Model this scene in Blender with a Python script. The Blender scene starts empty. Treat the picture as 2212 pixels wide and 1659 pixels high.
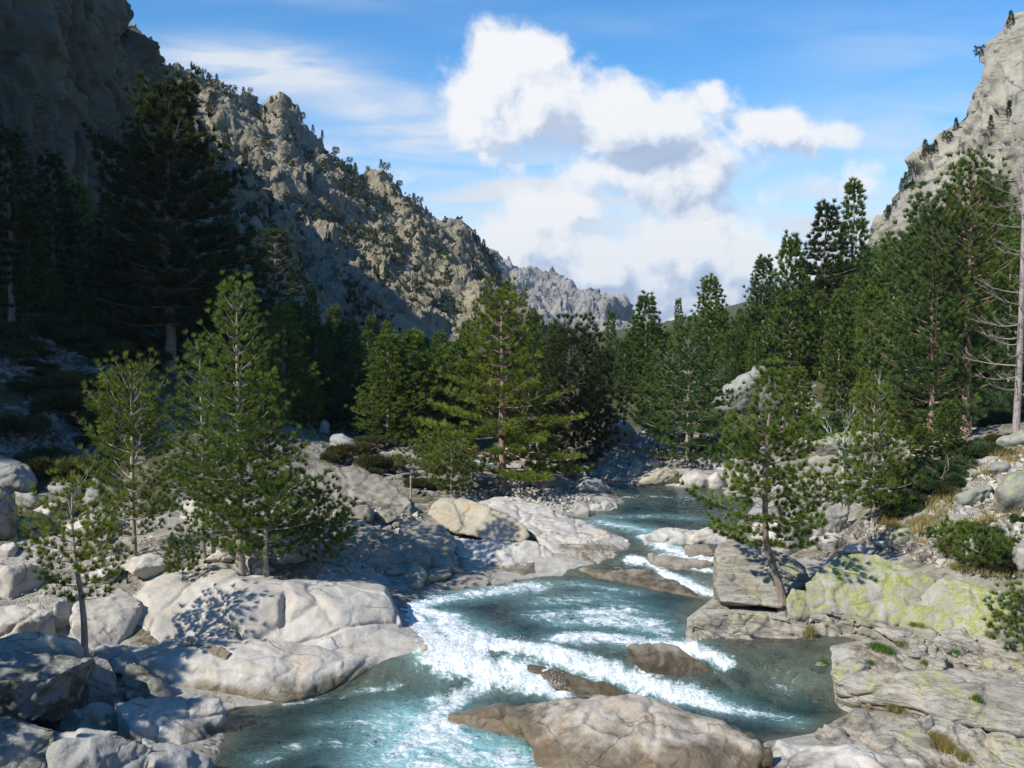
import bpy, bmesh, math, random
import numpy as np
from mathutils import Vector

# ---------------------------------------------------------------- camera
SC = bpy.context.scene
COL = SC.collection
CAM_Z = 10.0
F = 2150.0                       # focal length in units of a 2212 wide frame
PITCH = math.atan((829.5 - 720.0) / F)
cam_d = bpy.data.cameras.new('camera')
cam = bpy.data.objects.new('camera', cam_d)
COL.objects.link(cam)
cam.location = (0, 0, CAM_Z)
cam.rotation_euler = (math.pi / 2 - PITCH, 0, 0)
cam_d.sensor_width = 36.0
cam_d.lens = 36.0 * F / 2212.0
cam_d.clip_start = 0.5
cam_d.clip_end = 20000
SC.camera = cam
SC.render.resolution_x = 1024
SC.render.resolution_y = 768
SC.view_settings.view_transform = 'Standard'
SC.view_settings.look = 'None'
SC.view_settings.exposure = 0.38
SC.view_settings.gamma = 1.0
SC.cycles.max_bounces = 6
SC.cycles.diffuse_bounces = 3
SC.cycles.glossy_bounces = 2
SC.cycles.transmission_bounces = 2
SC.cycles.transparent_max_bounces = 6
SC.cycles.volume_bounces = 0
SC.cycles.caustics_reflective = False
SC.cycles.caustics_refractive = False
SC.cycles.use_denoising = True
SC.cycles.sample_clamp_indirect = 4.0

# ---------------------------------------------------------------- sun
SUN_V = Vector((-0.60, -0.48, 0.64)).normalized()      # towards the sun
SUN_EL = math.asin(SUN_V.z)
SUN_AZ = math.atan2(SUN_V.x, SUN_V.y)
sun_d = bpy.data.lights.new('sun', 'SUN')
sun_d.energy = 5.0
sun_d.angle = math.radians(0.53)
sun_d.color = (1.0, 0.94, 0.84)
sun = bpy.data.objects.new('sun', sun_d)
COL.objects.link(sun)
sun.rotation_euler = (-SUN_V).to_track_quat('-Z', 'Y').to_euler()


# ---------------------------------------------------------------- node helpers
class N:
    """small helper round a node tree"""
    def __init__(s, nt):
        s.nt = nt

    def new(s, t, **kw):
        n = s.nt.nodes.new(t)
        for k, v in kw.items():
            setattr(n, k, v)
        return n

    def link(s, a, b):
        s.nt.links.new(a, b)

    def put(s, sock, v):
        if v is None:
            return
        if isinstance(v, bpy.types.NodeSocket):
            s.nt.links.new(v, sock)
        else:
            if isinstance(v, tuple) and len(v) == 3 and len(sock.default_value) == 4:
                v = (*v, 1.0)
            sock.default_value = v

    def math(s, op, a, b=None, c=None, clamp=False):
        n = s.new('ShaderNodeMath', operation=op, use_clamp=clamp)
        s.put(n.inputs[0], a)
        if b is not None:
            s.put(n.inputs[1], b)
        if c is not None:
            s.put(n.inputs[2], c)
        return n.outputs[0]

    def vmath(s, op, a, b=None):
        n = s.new('ShaderNodeVectorMath', operation=op)
        s.put(n.inputs[0], a)
        if b is not None:
            s.put(n.inputs[1], b)
        return n.outputs['Value'] if op in ('LENGTH', 'DOT_PRODUCT', 'DISTANCE') else n.outputs[0]

    def noise(s, vec, scale, detail=4, rough=0.55, dist=0.0, color=False):
        n = s.new('ShaderNodeTexNoise')
        s.put(n.inputs['Vector'], vec)
        n.inputs['Scale'].default_value = scale
        n.inputs['Detail'].default_value = detail
        n.inputs['Roughness'].default_value = rough
        n.inputs['Distortion'].default_value = dist
        return n.outputs['Color'] if color else n.outputs['Fac']

    def voro(s, vec, scale, feature='F1', out='Distance', rnd=1.0):
        n = s.new('ShaderNodeTexVoronoi', feature=feature)
        s.put(n.inputs['Vector'], vec)
        n.inputs['Scale'].default_value = scale
        n.inputs['Randomness'].default_value = rnd
        return n.outputs[out]

    def ramp(s, fac, stops, interp='LINEAR'):
        n = s.new('ShaderNodeValToRGB')
        s.put(n.inputs[0], fac)
        cr = n.color_ramp
        cr.interpolation = interp
        while len(cr.elements) < len(stops):
            cr.elements.new(0.5)
        for e, (p, c) in zip(cr.elements, stops):
            e.position = p
            e.color = (c, c, c, 1) if isinstance(c, (int, float)) else (*c, 1)
        return n.outputs[0]

    def mix(s, fac, a, b, mode='MIX'):
        n = s.new('ShaderNodeMix', data_type='RGBA', blend_type=mode)
        s.put(n.inputs[0], fac)
        s.put(n.inputs[6], a)
        s.put(n.inputs[7], b)
        return n.outputs[2]

    def maprange(s, v, a, b, c=0.0, d=1.0, smooth=False):
        n = s.new('ShaderNodeMapRange')
        if smooth:
            n.interpolation_type = 'SMOOTHSTEP'
        s.put(n.inputs[0], v)
        for i, x in enumerate((a, b, c, d)):
            n.inputs[i + 1].default_value = x
        return n.outputs[0]

    def mapping(s, vec, scale=(1, 1, 1), rot=(0, 0, 0), loc=(0, 0, 0)):
        n = s.new('ShaderNodeMapping')
        s.put(n.inputs[0], vec)
        n.inputs['Location'].default_value = loc
        n.inputs['Rotation'].default_value = rot
        n.inputs['Scale'].default_value = scale
        return n.outputs[0]

    def bump(s, h, strength=0.5, dist=0.1, normal=None):
        n = s.new('ShaderNodeBump')
        s.put(n.inputs['Height'], h)
        n.inputs['Strength'].default_value = strength
        n.inputs['Distance'].default_value = dist
        if normal is not None:
            s.link(normal, n.inputs['Normal'])
        return n.outputs[0]


def new_mat(name):
    m = bpy.data.materials.new(name)
    m.use_nodes = True
    nt = m.node_tree
    nt.nodes.clear()
    k = N(nt)
    out = k.new('ShaderNodeOutputMaterial')
    return m, k, out


# ---------------------------------------------------------------- world: Nishita sky with procedural clouds
world = bpy.data.worlds.new('World')
SC.world = world
world.use_nodes = True
wn = N(world.node_tree)
world.node_tree.nodes.clear()
w_out = wn.new('ShaderNodeOutputWorld')
sky = wn.new('ShaderNodeTexSky', sky_type='NISHITA', sun_disc=False)
sky.sun_elevation = SUN_EL
sky.sun_rotation = SUN_AZ
sky.altitude = 800
sky.air_density = 1.0
sky.dust_density = 0.0
sky.ozone_density = 2.2
bg_sky = wn.new('ShaderNodeBackground')
hs = wn.new('ShaderNodeHueSaturation')
hs.inputs['Saturation'].default_value = 1.35
wn.link(sky.outputs[0], hs.inputs['Color'])
wn.link(hs.outputs[0], bg_sky.inputs['Color'])
bg_sky.inputs['Strength'].default_value = 0.14
geo = wn.new('ShaderNodeTexCoord')
sep = wn.new('ShaderNodeSeparateXYZ')
wn.link(geo.outputs['Generated'], sep.inputs[0])
yy = wn.math('MAXIMUM', sep.outputs['Y'], 0.05)
cu = wn.math('DIVIDE', sep.outputs['X'], yy)            # direction in the valley's axis frame
cv = wn.math('DIVIDE', sep.outputs['Z'], yy)
comb = wn.new('ShaderNodeCombineXYZ')
wn.link(cu, comb.inputs[0])
wn.link(cv, comb.inputs[1])
UV = comb.outputs[0]


def cpx(px, py):
    return ((px - 1106) / F, (720 - py) / F)


def blobs(k, vec, lst):
    """sum of soft ellipses (px, py, rx, ry, amount) given as bearings"""
    tot = None
    for (px, py, rx, ry, a) in lst:
        u, v = cpx(px, py)
        d = k.vmath('SUBTRACT', vec, (u, v, 0))
        d = k.vmath('MULTIPLY', d, (F / rx, F / ry, 0))
        q = k.vmath('DOT_PRODUCT', d, d)
        e = k.math('POWER', 2.718, k.math('MULTIPLY', q, -1.0))
        tot = k.math('MULTIPLY', e, a) if tot is None else k.math('MULTIPLY_ADD', e, a, tot)
    return tot


CUMULUS = [(1045, 170, 95, 85, 1), (1150, 130, 90, 60, 1), (1010, 250, 60, 70, .7), (1050, 325, 75, 60, .9),
           (1240, 215, 100, 75, .85), (1300, 290, 110, 70, .8), (1390, 265, 100, 65, .8), (1530, 198, 52, 46, 1.1),
           (1500, 300, 120, 60, .7), (1670, 262, 95, 52, .9), (1780, 292, 80, 40, .8), (1150, 260, 80, 90, .6),
           (1420, 410, 100, 50, .75), (1560, 365, 90, 50, .6), (1290, 400, 90, 36, .5), (1600, 470, 60, 26, .5),
           (1180, 470, 130, 55, 1), (1260, 450, 55, 30, .6), (1080, 525, 90, 45, .9), (1260, 560, 190, 50, .9),
           (1460, 520, 120, 50, .9), (1610, 550, 100, 55, .9), (880, 400, 70, 36, .6), (1680, 590, 60, 28, .7),
           (1850, 400, 110, 50, .45), (1430, 590, 300, 26, .6), (1450, 652, 460, 46, 1.5), (1900, 330, 150, 40, .3), (1840, 300, 60, 30, .45), (1300, 380, 130, 30, .45), (1600, 420, 130, 40, .4)]
CIRRUS = [(480, 150, 200, 50, 1.2), (650, 190, 170, 42, 1.0), (850, 250, 180, 55, .9), (800, 330, 240, 36, .9),
          (1000, 400, 330, 60, .45), (700, 10, 300, 22, .3), (2000, 280, 280, 70, .6), (1950, 110, 280, 80, .3), (1300, 60, 400, 30, .15),
          (1500, 480, 500, 150, 1.0), (1900, 520, 300, 110, .9), (1100, 440, 200, 60, .6), (900, 300, 150, 18, .35)]


def cloud_density(k, vec):
    warp = k.noise(k.vmath('MULTIPLY', vec, (1, 1, 1)), 7.0, 3, 0.5, color=True)
    w = k.vmath('MULTIPLY', k.vmath('SUBTRACT', warp, (.5, .5, .5)), (.05, .05, 0))
    v2 = k.vmath('ADD', vec, w)
    b = blobs(k, v2, CUMULUS)
    n1 = k.noise(v2, 12.0, 10, 0.60)
    n2 = k.voro(v2, 26.0)
    d = k.math('ADD', k.math('MULTIPLY', b, 0.9), k.math('MULTIPLY', k.math('SUBTRACT', n1, 0.5), k.math('MULTIPLY', 2.6, k.math('MULTIPLY_ADD', b, 2.2, 0.15, clamp=True))))
    d = k.math('SUBTRACT', d, k.math('MULTIPLY', n2, 0.30))
    return d


d0 = cloud_density(wn, UV)
d1 = cloud_density(wn, wn.vmath('ADD', UV, (-0.016, 0.020, 0)))     # a step towards the sun
cum = wn.maprange(d0, 0.08, 0.66, smooth=True)
thick = wn.maprange(d0, 0.4, 1.6)
lit = wn.math('SUBTRACT', d0, d1)
lit = wn.maprange(lit, -0.36, 0.30)
shade = wn.math('ADD', lit, wn.math('SUBTRACT', 0.42, wn.math('MULTIPLY', thick, 0.30)))
greyb = blobs(wn, UV, [(1420, 420, 120, 60, 1.1), (1560, 390, 120, 70, .7), (1300, 330, 140, 70, .75), (1150, 320, 70, 50, .35),
                       (1600, 475, 70, 40, .9), (1500, 330, 130, 50, .6), (1720, 330, 140, 50, .5), (1420, 655, 460, 46, 3.0), (1450, 600, 300, 24, .6),
                       (1850, 420, 200, 60, .5), (1350, 580, 120, 30, .5), (1180, 560, 90, 26, .45), (1540, 590, 120, 30, .6), (1130, 330, 60, 40, .3)])
shade = wn.math('SUBTRACT', shade, wn.math('MULTIPLY', greyb, 0.30), clamp=True)
c_col = wn.ramp(shade, [(0.0, (0.44, 0.53, 0.70)), (0.3, (0.60, 0.69, 0.84)), (0.55, (0.84, 0.88, 0.95)), (0.85, (1.0, 1.0, 1.0))])
bg_c = wn.new('ShaderNodeBackground')
wn.link(c_col, bg_c.inputs['Color'])
bg_c.inputs['Strength'].default_value = 0.76
# thin streaky cirrus
cir = blobs(wn, wn.vmath('ADD', UV, wn.vmath('MULTIPLY', wn.vmath('SUBTRACT', wn.noise(UV, 5, 2, .5, color=True), (.5, .5, .5)), (.06, .04, 0))), CIRRUS)
strk = wn.noise(wn.mapping(UV, scale=(2.4, 13, 1), rot=(0, 0, math.radians(10))), 2.2, 6, 0.58, 0.4)
cir = wn.math('MULTIPLY', cir, wn.maprange(strk, 0.30, 0.62), clamp=True)
cir = wn.math('MULTIPLY', cir, 0.95)
bg_ci = wn.new('ShaderNodeBackground')
bg_ci.inputs['Color'].default_value = (0.86, 0.92, 1.0, 1)
bg_ci.inputs['Strength'].default_value = 0.70
m1 = wn.new('ShaderNodeMixShader')
wn.link(cir, m1.inputs[0])
wn.link(bg_sky.outputs[0], m1.inputs[1])
wn.link(bg_ci.outputs[0], m1.inputs[2])
m2 = wn.new('ShaderNodeMixShader')
wn.link(wn.math('MULTIPLY', cum, 0.96), m2.inputs[0])
wn.link(m1.outputs[0], m2.inputs[1])
wn.link(bg_c.outputs[0], m2.inputs[2])
wn.link(m2.outputs[0], w_out.inputs['Surface'])
world.cycles.sampling_method = 'MANUAL'
world.cycles.sample_map_resolution = 512

# ---------------------------------------------------------------- projection helpers
_c, _s = math.cos(PITCH), math.sin(PITCH)


def ray(px, py):
    a, b = (px - 1106.0) / F, (829.5 - py) / F
    return np.array([a, _c + b * _s, b * _c - _s])


def at_z(px, py, z):
    d = ray(px, py)
    t = (z - CAM_Z) / d[2]
    return np.array([d[0] * t, d[1] * t, z])


def at_y(px, py, Y):
    d = ray(px, py)
    t = Y / d[1]
    return np.array([d[0] * t, Y, CAM_Z + d[2] * t])


# ---------------------------------------------------------------- numpy noise
def _hash(ix, iy, iz, seed):
    h = (ix.astype(np.int64) * 374761393 + iy.astype(np.int64) * 668265263 + iz.astype(np.int64) * 2147483647 + seed * 974634777) & 0xFFFFFFFF
    h = ((h ^ (h >> 13)) * 1274126177) & 0xFFFFFFFF
    h = (h ^ (h >> 16)) & 0xFFFFFFFF
    h = (h * 2246822519) & 0xFFFFFFFF
    return (h ^ (h >> 15)) & 0xFFFFFFFF


_G = np.random.RandomState(5).normal(size=(256, 3))
_G /= np.linalg.norm(_G, axis=1)[:, None]


def perlin(P, seed=0):
    i = np.floor(P).astype(np.int64)
    f = P - i
    u = f * f * f * (f * (f * 6 - 15) + 10)
    r = 0
    for dx in (0, 1):
        wx = u[:, 0] if dx else 1 - u[:, 0]
        for dy in (0, 1):
            wy = u[:, 1] if dy else 1 - u[:, 1]
            for dz in (0, 1):
                wz = u[:, 2] if dz else 1 - u[:, 2]
                g = _G[_hash(i[:, 0] + dx, i[:, 1] + dy, i[:, 2] + dz, seed) & 255]
                d = (g[:, 0] * (f[:, 0] - dx) + g[:, 1] * (f[:, 1] - dy) + g[:, 2] * (f[:, 2] - dz))
                r = r + wx * wy * wz * d
    return r * 1.5


def fbm(P, octv=4, gain=0.5, lac=2.03, seed=0, ridge=False):
    P = np.asarray(P, float)
    a, r, s = 1.0, 0, 0
    for o in range(octv):
        n = perlin(P, seed + o * 17)
        if ridge:
            n = 1 - 2 * np.abs(n)
        r = r + a * n
        s += a
        P = P * lac + 13.7
        a *= gain
    return r / s


def voronoi(P, seed=0):
    """F1, F2, cell id hash in 0..1"""
    i = np.floor(P).astype(np.int64)
    n = len(P)
    f1 = np.full(n, 9.0)
    f2 = np.full(n, 9.0)
    cid = np.zeros(n)
    for dx in (-1, 0, 1):
        for dy in (-1, 0, 1):
            for dz in (-1, 0, 1):
                cx, cy, cz = i[:, 0] + dx, i[:, 1] + dy, i[:, 2] + dz
                h = _hash(cx, cy, cz, seed)
                q = np.stack([cx + (h & 1023) / 1023.0, cy + ((h >> 10) & 1023) / 1023.0, cz + ((h >> 20) & 1023) / 1023.0], 1)
                d = np.sqrt(((P - q) ** 2).sum(1))
                closer = d < f1
                f2 = np.where(closer, f1, np.minimum(f2, d))
                cid = np.where(closer, (_hash(cx, cy, cz, seed + 7) & 65535) / 65535.0, cid)
                f1 = np.where(closer, d, f1)
    return f1, f2, cid


def tilt(P, seed=0, k=1.0):
    """broken facets: every cell of space gets a plane of its own slant, with a small step at the joints"""
    i = np.floor(P).astype(np.int64)
    n = len(P)
    ws = np.zeros(n)
    val = np.zeros(n)
    for dx in (-1, 0, 1):
        for dy in (-1, 0, 1):
            for dz in (-1, 0, 1):
                cx, cy, cz = i[:, 0] + dx, i[:, 1] + dy, i[:, 2] + dz
                h = _hash(cx, cy, cz, seed)
                q = np.stack([cx + (h & 1023) / 1023.0, cy + ((h >> 10) & 1023) / 1023.0, cz + ((h >> 20) & 1023) / 1023.0], 1)
                r = P - q
                d = (r ** 2).sum(1)
                g = _G[_hash(cx, cy, cz, seed + 5) & 255]
                v = (r * g).sum(1) + ((_hash(cx, cy, cz, seed + 9) & 255) / 255.0 - 0.5) * 0.5
                w = np.exp(-22.0 * d)
                val += w * v
                ws += w
    return val / (ws + 1e-12) * k


def sstep(a, b, x):
    t = np.clip((x - a) / (b - a), 0, 1)
    return t * t * (3 - 2 * t)


# ---------------------------------------------------------------- mesh / object helpers
def mesh_np(name, V, Fc, smooth=True, mats=()):
    """V (n,3), Fc (m,3) or (m,4) int"""
    me = bpy.data.meshes.new(name)
    V = np.ascontiguousarray(V, np.float32)
    Fc = np.ascontiguousarray(Fc, np.int32)
    m, k = Fc.shape
    me.vertices.add(len(V))
    me.vertices.foreach_set('co', V.ravel())
    me.loops.add(m * k)
    me.loops.foreach_set('vertex_index', Fc.ravel())
    me.polygons.add(m)
    me.polygons.foreach_set('loop_start', np.arange(0, m * k, k, dtype=np.int32))
    me.polygons.foreach_set('use_smooth', np.full(m, smooth))
    for x in mats:
        me.materials.append(x)
    me.update(calc_edges=True)
    return me


def mesh_poly(name, V, faces, smooth=True, mats=()):
    me = bpy.data.meshes.new(name)
    me.from_pydata([tuple(v) for v in V], [], [tuple(f) for f in faces])
    me.polygons.foreach_set('use_smooth', np.full(len(me.polygons), smooth))
    for x in mats:
        me.materials.append(x)
    return me


def attr(me, name, vals):
    a = me.attributes.new(name, 'FLOAT', 'POINT')
    a.data.foreach_set('value', np.ascontiguousarray(vals, np.float32))


def add(name, me, parent=None, **props):
    o = bpy.data.objects.new(name, me)
    COL.objects.link(o)
    if parent is not None:
        o.parent = parent
    for k, v in props.items():
        if v is not None:
            o[k] = v
    return o


def empty(name, loc=(0, 0, 0), **props):
    o = bpy.data.objects.new(name, None)
    COL.objects.link(o)
    o.location = loc
    o.empty_display_size = 0.3
    for k, v in props.items():
        if v is not None:
            o[k] = v
    return o


def copy_tree(root):
    r = root.copy()
    COL.objects.link(r)
    for ch in root.children:
        c = ch.copy()
        COL.objects.link(c)
        c.parent = r
        for g in ch.children:
            d = g.copy()
            COL.objects.link(d)
            d.parent = c
    return r


def grid_faces(nu, nv):
    """quads of an nu x nv vertex grid, index = u*nv+v"""
    i = np.arange(nu - 1)[:, None] * nv + np.arange(nv - 1)[None, :]
    i = i.ravel()
    return np.stack([i, i + nv, i + nv + 1, i + 1], 1)


def poly_sdf(X, Y, poly):
    """signed distance to a closed plan polygon, negative inside"""
    P = np.stack([X, Y], 1)
    d = np.full(len(X), 1e9)
    ins = np.zeros(len(X), bool)
    n = len(poly)
    for k in range(n):
        a, b = poly[k], poly[(k + 1) % n]
        e = b - a
        w = P - a
        t = np.clip((w @ e) / max(e @ e, 1e-9), 0, 1)
        d = np.minimum(d, ((w - t[:, None] * e) ** 2).sum(1))
        c = ((a[1] <= P[:, 1]) & (b[1] > P[:, 1])) | ((b[1] <= P[:, 1]) & (a[1] > P[:, 1]))
        if abs(e[1]) > 1e-9:
            xi = a[0] + (P[:, 1] - a[1]) / e[1] * e[0]
            ins ^= c & (P[:, 0] < xi)
    d = np.sqrt(d)
    return np.where(ins, -d, d)


def polyline_dist(X, Y, pts):
    d = np.full(len(X), 1e9)
    P = np.stack([X, Y], 1)
    pts = np.asarray(pts, float)
    for a, b in zip(pts[:-1], pts[1:]):
        e = b - a
        w = P - a
        t = np.clip((w @ e) / max(e @ e, 1e-9), 0, 1)
        d = np.minimum(d, ((w - t[:, None] * e) ** 2).sum(1))
    return np.sqrt(d)

# ================================================================ materials
def rock_mat(name, base, warm=0.25, lichen=0.0, lichen_col=(0.36, 0.40, 0.09), speck=1.0, scale=1.0, dark=(0.16, 0.15, 0.13),
             wet=None, bumpk=1.0, strata=0.0, moss=0.0, rnd_tint=0.0, veg=0.0, stain=0.35, crack=1.0):
    m, k, out = new_mat(name)
    tc = k.new('ShaderNodeTexCoord')
    vec = tc.outputs['Object']
    oi = k.new('ShaderNodeObjectInfo')
    vec = k.vmath('ADD', vec, k.vmath('MULTIPLY', (1.0, 1.0, 1.0), oi.outputs['Random'])) if False else vec
    rv = k.new('ShaderNodeCombineXYZ')
    for i in range(3):
        k.link(k.math('MULTIPLY', oi.outputs['Random'], 31.0 + 17 * i), rv.inputs[i])
    vec = k.vmath('ADD', vec, rv.outputs[0])
    if scale != 1.0:
        vec = k.vmath('MULTIPLY', vec, (scale, scale, scale))
    b = np.array(base)
    big = k.noise(vec, 0.55, 5, 0.6, 0.3)
    mid = k.noise(vec, 3.1, 6, 0.65, 0.2)
    col = k.ramp(big, [(0.3, tuple(b * 0.74)), (0.5, tuple(b)), (0.72, tuple(np.minimum(b * 1.2, 0.8)))])
    if warm:
        wm = k.ramp(k.noise(vec, 1.3, 5, 0.65, 0.5), [(0.52, 0.0), (0.72, 1.0)])
        col = k.mix(k.math('MULTIPLY', wm, warm), col, tuple(b * np.array((1.12, 0.88, 0.58))))
    mt = k.ramp(mid, [(0.3, 0.0), (0.7, 1.0)])
    col = k.mix(mt, k.mix(1.0, col, (0.80, 0.80, 0.80), 'MULTIPLY'), col)
    sp = k.noise(vec, 38.0, 3, 0.75)
    spk = k.ramp(sp, [(0.34, 0.72), (0.5, 1.0), (0.68, 1.16)])
    if speck:
        sc2 = k.mix(1.0, col, spk, 'MULTIPLY')
        col = k.mix(speck, col, sc2)
    if stain:
        sv = k.mapping(vec, scale=(1.6, 1.6, 0.35))
        st = k.ramp(k.noise(sv, 1.1, 6, 0.7, 0.6), [(0.50, 0.0), (0.66, 1.0)])
        col = k.mix(k.math('MULTIPLY', st, stain), col, dark)
    g = k.new('ShaderNodeNewGeometry')
    sepn = k.new('ShaderNodeSeparateXYZ')
    k.link(g.outputs['Normal'], sepn.inputs[0])
    if lichen > 0:
        lp = k.ramp(k.noise(vec, 0.9, 5, 0.62, 0.4), [(0.60 - 0.22 * lichen, 0.0), (0.70 - 0.16 * lichen, 1.0)])
        lf = k.voro(k.vmath('ADD', vec, k.vmath('MULTIPLY', k.noise(vec, 6.0, 4, .7, color=True), (.35, .35, .35))), 4.5, 'F1')
        lf = k.math('ADD', lf, k.math('MULTIPLY', k.noise(vec, 16.0, 4, 0.7), 0.5))
        lf = k.ramp(lf, [(0.76, 1.0), (0.84, 0.0)])
        lm = k.math('MULTIPLY', lp, lf)
        lm = k.math('MULTIPLY', lm, k.maprange(sepn.outputs['Z'], -0.2, 0.4))
        lc = np.array(lichen_col)
        lcol = k.mix(k.ramp(k.noise(vec, 14, 4, 0.7), [(0.35, 0.0), (0.65, 1.0)]), tuple(lc * 0.62), tuple(lc * 1.1))
        col = k.mix(k.math('MULTIPLY', lm, min(1.0, 0.55 + 0.4 * lichen)), col, lcol)
    if moss > 0:
        mm = k.math('MULTIPLY', k.ramp(k.noise(vec, 1.7, 6, 0.7), [(0.58 - 0.12 * moss, 0.0), (0.66 - 0.12 * moss, 1.0)]), moss, clamp=True)
        col = k.mix(mm, col, (0.055, 0.06, 0.022))
    if veg > 0:
        # low scrub growing on the gentler ground of the mountain
        vm = k.ramp(k.noise(vec, 2.3, 8, 0.75), [(0.50, 0.0), (0.56, 1.0)])
        vm = k.math('MULTIPLY', vm, k.ramp(k.noise(vec, 0.3, 4, 0.6), [(0.36, 0.0), (0.58, 1.0)]))
        col = k.mix(k.math('MULTIPLY', vm, veg), col, (0.042, 0.05, 0.022))
    rough = k.ramp(mid, [(0.3, 0.72), (0.7, 0.92)])
    if wet is not None:
        # stain band left by the river along the waterline: (z level, band)
        sp3 = k.new('ShaderNodeSeparateXYZ')
        k.link(g.outputs['Position'], sp3.inputs[0])
        zz = k.math('ADD', sp3.outputs['Z'], k.math('MULTIPLY', k.math('SUBTRACT', k.noise(g.outputs['Position'], 1.4, 4, .6), 0.5), wet[1] * 2.2))
        wm_ = k.maprange(zz, wet[0] + wet[1], wet[0] + wet[1] * 0.45)
        col = k.mix(wm_, col, k.mix(1.0, col, (0.36, 0.32, 0.25), 'MULTIPLY'))
        rough = k.mix(wm_, rough, (0.22, 0.22, 0.22))
    # relief
    hb = k.noise(vec, 6.0, 8, 0.68, 0.3)
    n1 = k.bump(hb, 0.55 * bumpk, 0.10 / scale)
    cr = k.voro(k.mapping(k.vmath('ADD', vec, k.vmath('MULTIPLY', k.noise(vec, 1.0, 3, .5, color=True), (.6, .6, .6))), scale=(.30, .55, 1.0), rot=(.3, .5, .9)), 0.9, 'DISTANCE_TO_EDGE')
    crk = k.ramp(cr, [(0.0, 0.0), (0.012, 1.0)])
    crk = k.math('MAXIMUM', crk, k.ramp(k.noise(vec, .8, 3, .5), [(0.46, 0.0), (0.54, 1.0)]))
    if crack:
        col = k.mix(k.math('MULTIPLY', k.math('SUBTRACT', 1.0, crk), 0.6 * crack), col, tuple(np.array(dark) * 0.45))
    n2 = k.bump(crk, 0.5 * crack, 0.06 / scale, n1)
    n3 = k.bump(sp, 0.35 * bumpk, 0.02 / scale, n2)
    if strata:
        s2 = k.noise(k.mapping(vec, scale=(0.35, 0.8, 4.5), rot=(math.radians(10), math.radians(-26), 0)), 1.1, 5, 0.6)
        cl = k.ramp(s2, [(0.40, 0.0), (0.43, 1.0), (0.56, 1.0), (0.585, 0.3), (0.61, 1.0)])
        col = k.mix(k.math('MULTIPLY', k.math('SUBTRACT', 1.0, cl), 0.45), col, tuple(np.array(dark) * 0.6))
        n3 = k.bump(cl, 0.5, 0.08, n3)
        ss = k.noise(k.mapping(vec, scale=(0.5, 1.6, 9.0), rot=(math.radians(14), math.radians(-24), 0)), 1.5, 6, 0.65)
        n3 = k.bump(ss, strata, 0.09, n3)
        col = k.mix(k.ramp(ss, [(0.38, 0.55 * min(strata, 1.0)), (0.5, 0.0)]), col, dark)
    if rnd_tint:
        t = k.ramp(oi.outputs['Random'], [(0.0, (0.62, 0.62, 0.64)), (0.3, (1.0, 0.96, 0.9)), (0.6, (0.82, 0.82, 0.8)), (0.8, (1.1, 1.02, 0.9)), (1.0, (1.15, 1.13, 1.08))])
        col = k.mix(rnd_tint, col, k.mix(1.0, col, t, 'MULTIPLY'))
    p = k.new('ShaderNodeBsdfPrincipled')
    k.put(p.inputs['Base Color'], col)
    k.put(p.inputs['Roughness'], rough)
    p.inputs['Specular IOR Level'].default_value = 0.3
    k.link(n3, p.inputs['Normal'])
    k.link(p.outputs[0], out.inputs[0])
    return m


M = {}
M['pale'] = rock_mat('pale_granite', (0.50, 0.475, 0.43), warm=0.45, wet=(0.0, 0.5), stain=0.12, speck=0.6)
M['pale_mid'] = rock_mat('pale_granite_upper', (0.52, 0.49, 0.44), warm=0.4, wet=(1.05, 0.3), stain=0.12, speck=0.6)
M['shelf'] = rock_mat('grey_granite', (0.36, 0.355, 0.34), warm=0.15, wet=(0.0, 0.3), stain=0.25, moss=0.2)
M['dark_block'] = rock_mat('mossy_dark_granite', (0.30, 0.30, 0.28), warm=0.1, stain=0.6, moss=0.7, wet=(0.0, 0.3))
M['golden'] = rock_mat('golden_granite', (0.43, 0.385, 0.30), warm=0.7, stain=0.3, lichen=0.25, lichen_col=(0.45, 0.38, 0.14))
M['bank'] = rock_mat('bank_granite', (0.33, 0.30, 0.25), warm=0.5, stain=0.45, lichen=0.2, moss=0.3, lichen_col=(0.3, 0.3, 0.13))
M['lichen'] = rock_mat('lichen_granite', (0.37, 0.35, 0.30), warm=0.35, lichen=1.25, lichen_col=(0.31, 0.335, 0.115), stain=0.25, crack=0.25)
M['lichen_some'] = rock_mat('ledge_granite', (0.40, 0.37, 0.315), warm=0.5, lichen=0.55, strata=0.9, stain=0.2, wet=(0.0, 0.3), lichen_col=(0.38, 0.40, 0.13))
M['lichen_speck'] = rock_mat('speckled_lichen_granite', (0.27, 0.27, 0.24), warm=0.1, lichen=1.1, lichen_col=(0.36, 0.40, 0.14), stain=0.3, speck=1.0)
M['wetrock'] = rock_mat('wet_granite', (0.30, 0.27, 0.22), warm=0.5, wet=(0.2, 1.4), stain=0.3, speck=0.6, crack=0.4)
M['fore'] = rock_mat('island_granite', (0.43, 0.385, 0.325), warm=0.6, wet=(0.12, 0.78), stain=0.2, speck=0.8)
M['boulder'] = rock_mat('boulder_granite', (0.40, 0.385, 0.35), warm=0.35, stain=0.25, lichen=0.15, rnd_tint=0.9)
M['stone'] = rock_mat('rubble_granite', (0.42, 0.40, 0.365), warm=0.4, stain=0.2, rnd_tint=0.0, crack=0)
M['dim'] = rock_mat('dim_grey_granite', (0.20, 0.20, 0.19), warm=0.1, stain=0.4, moss=0.4, rnd_tint=0.6)  # boulder granite with the shade of the left rubble put into its colour
M['greyb'] = rock_mat('grey_lichen_boulder', (0.34, 0.34, 0.31), warm=0.15, lichen=0.5, lichen_col=(0.32, 0.34, 0.2), stain=0.35)
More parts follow.
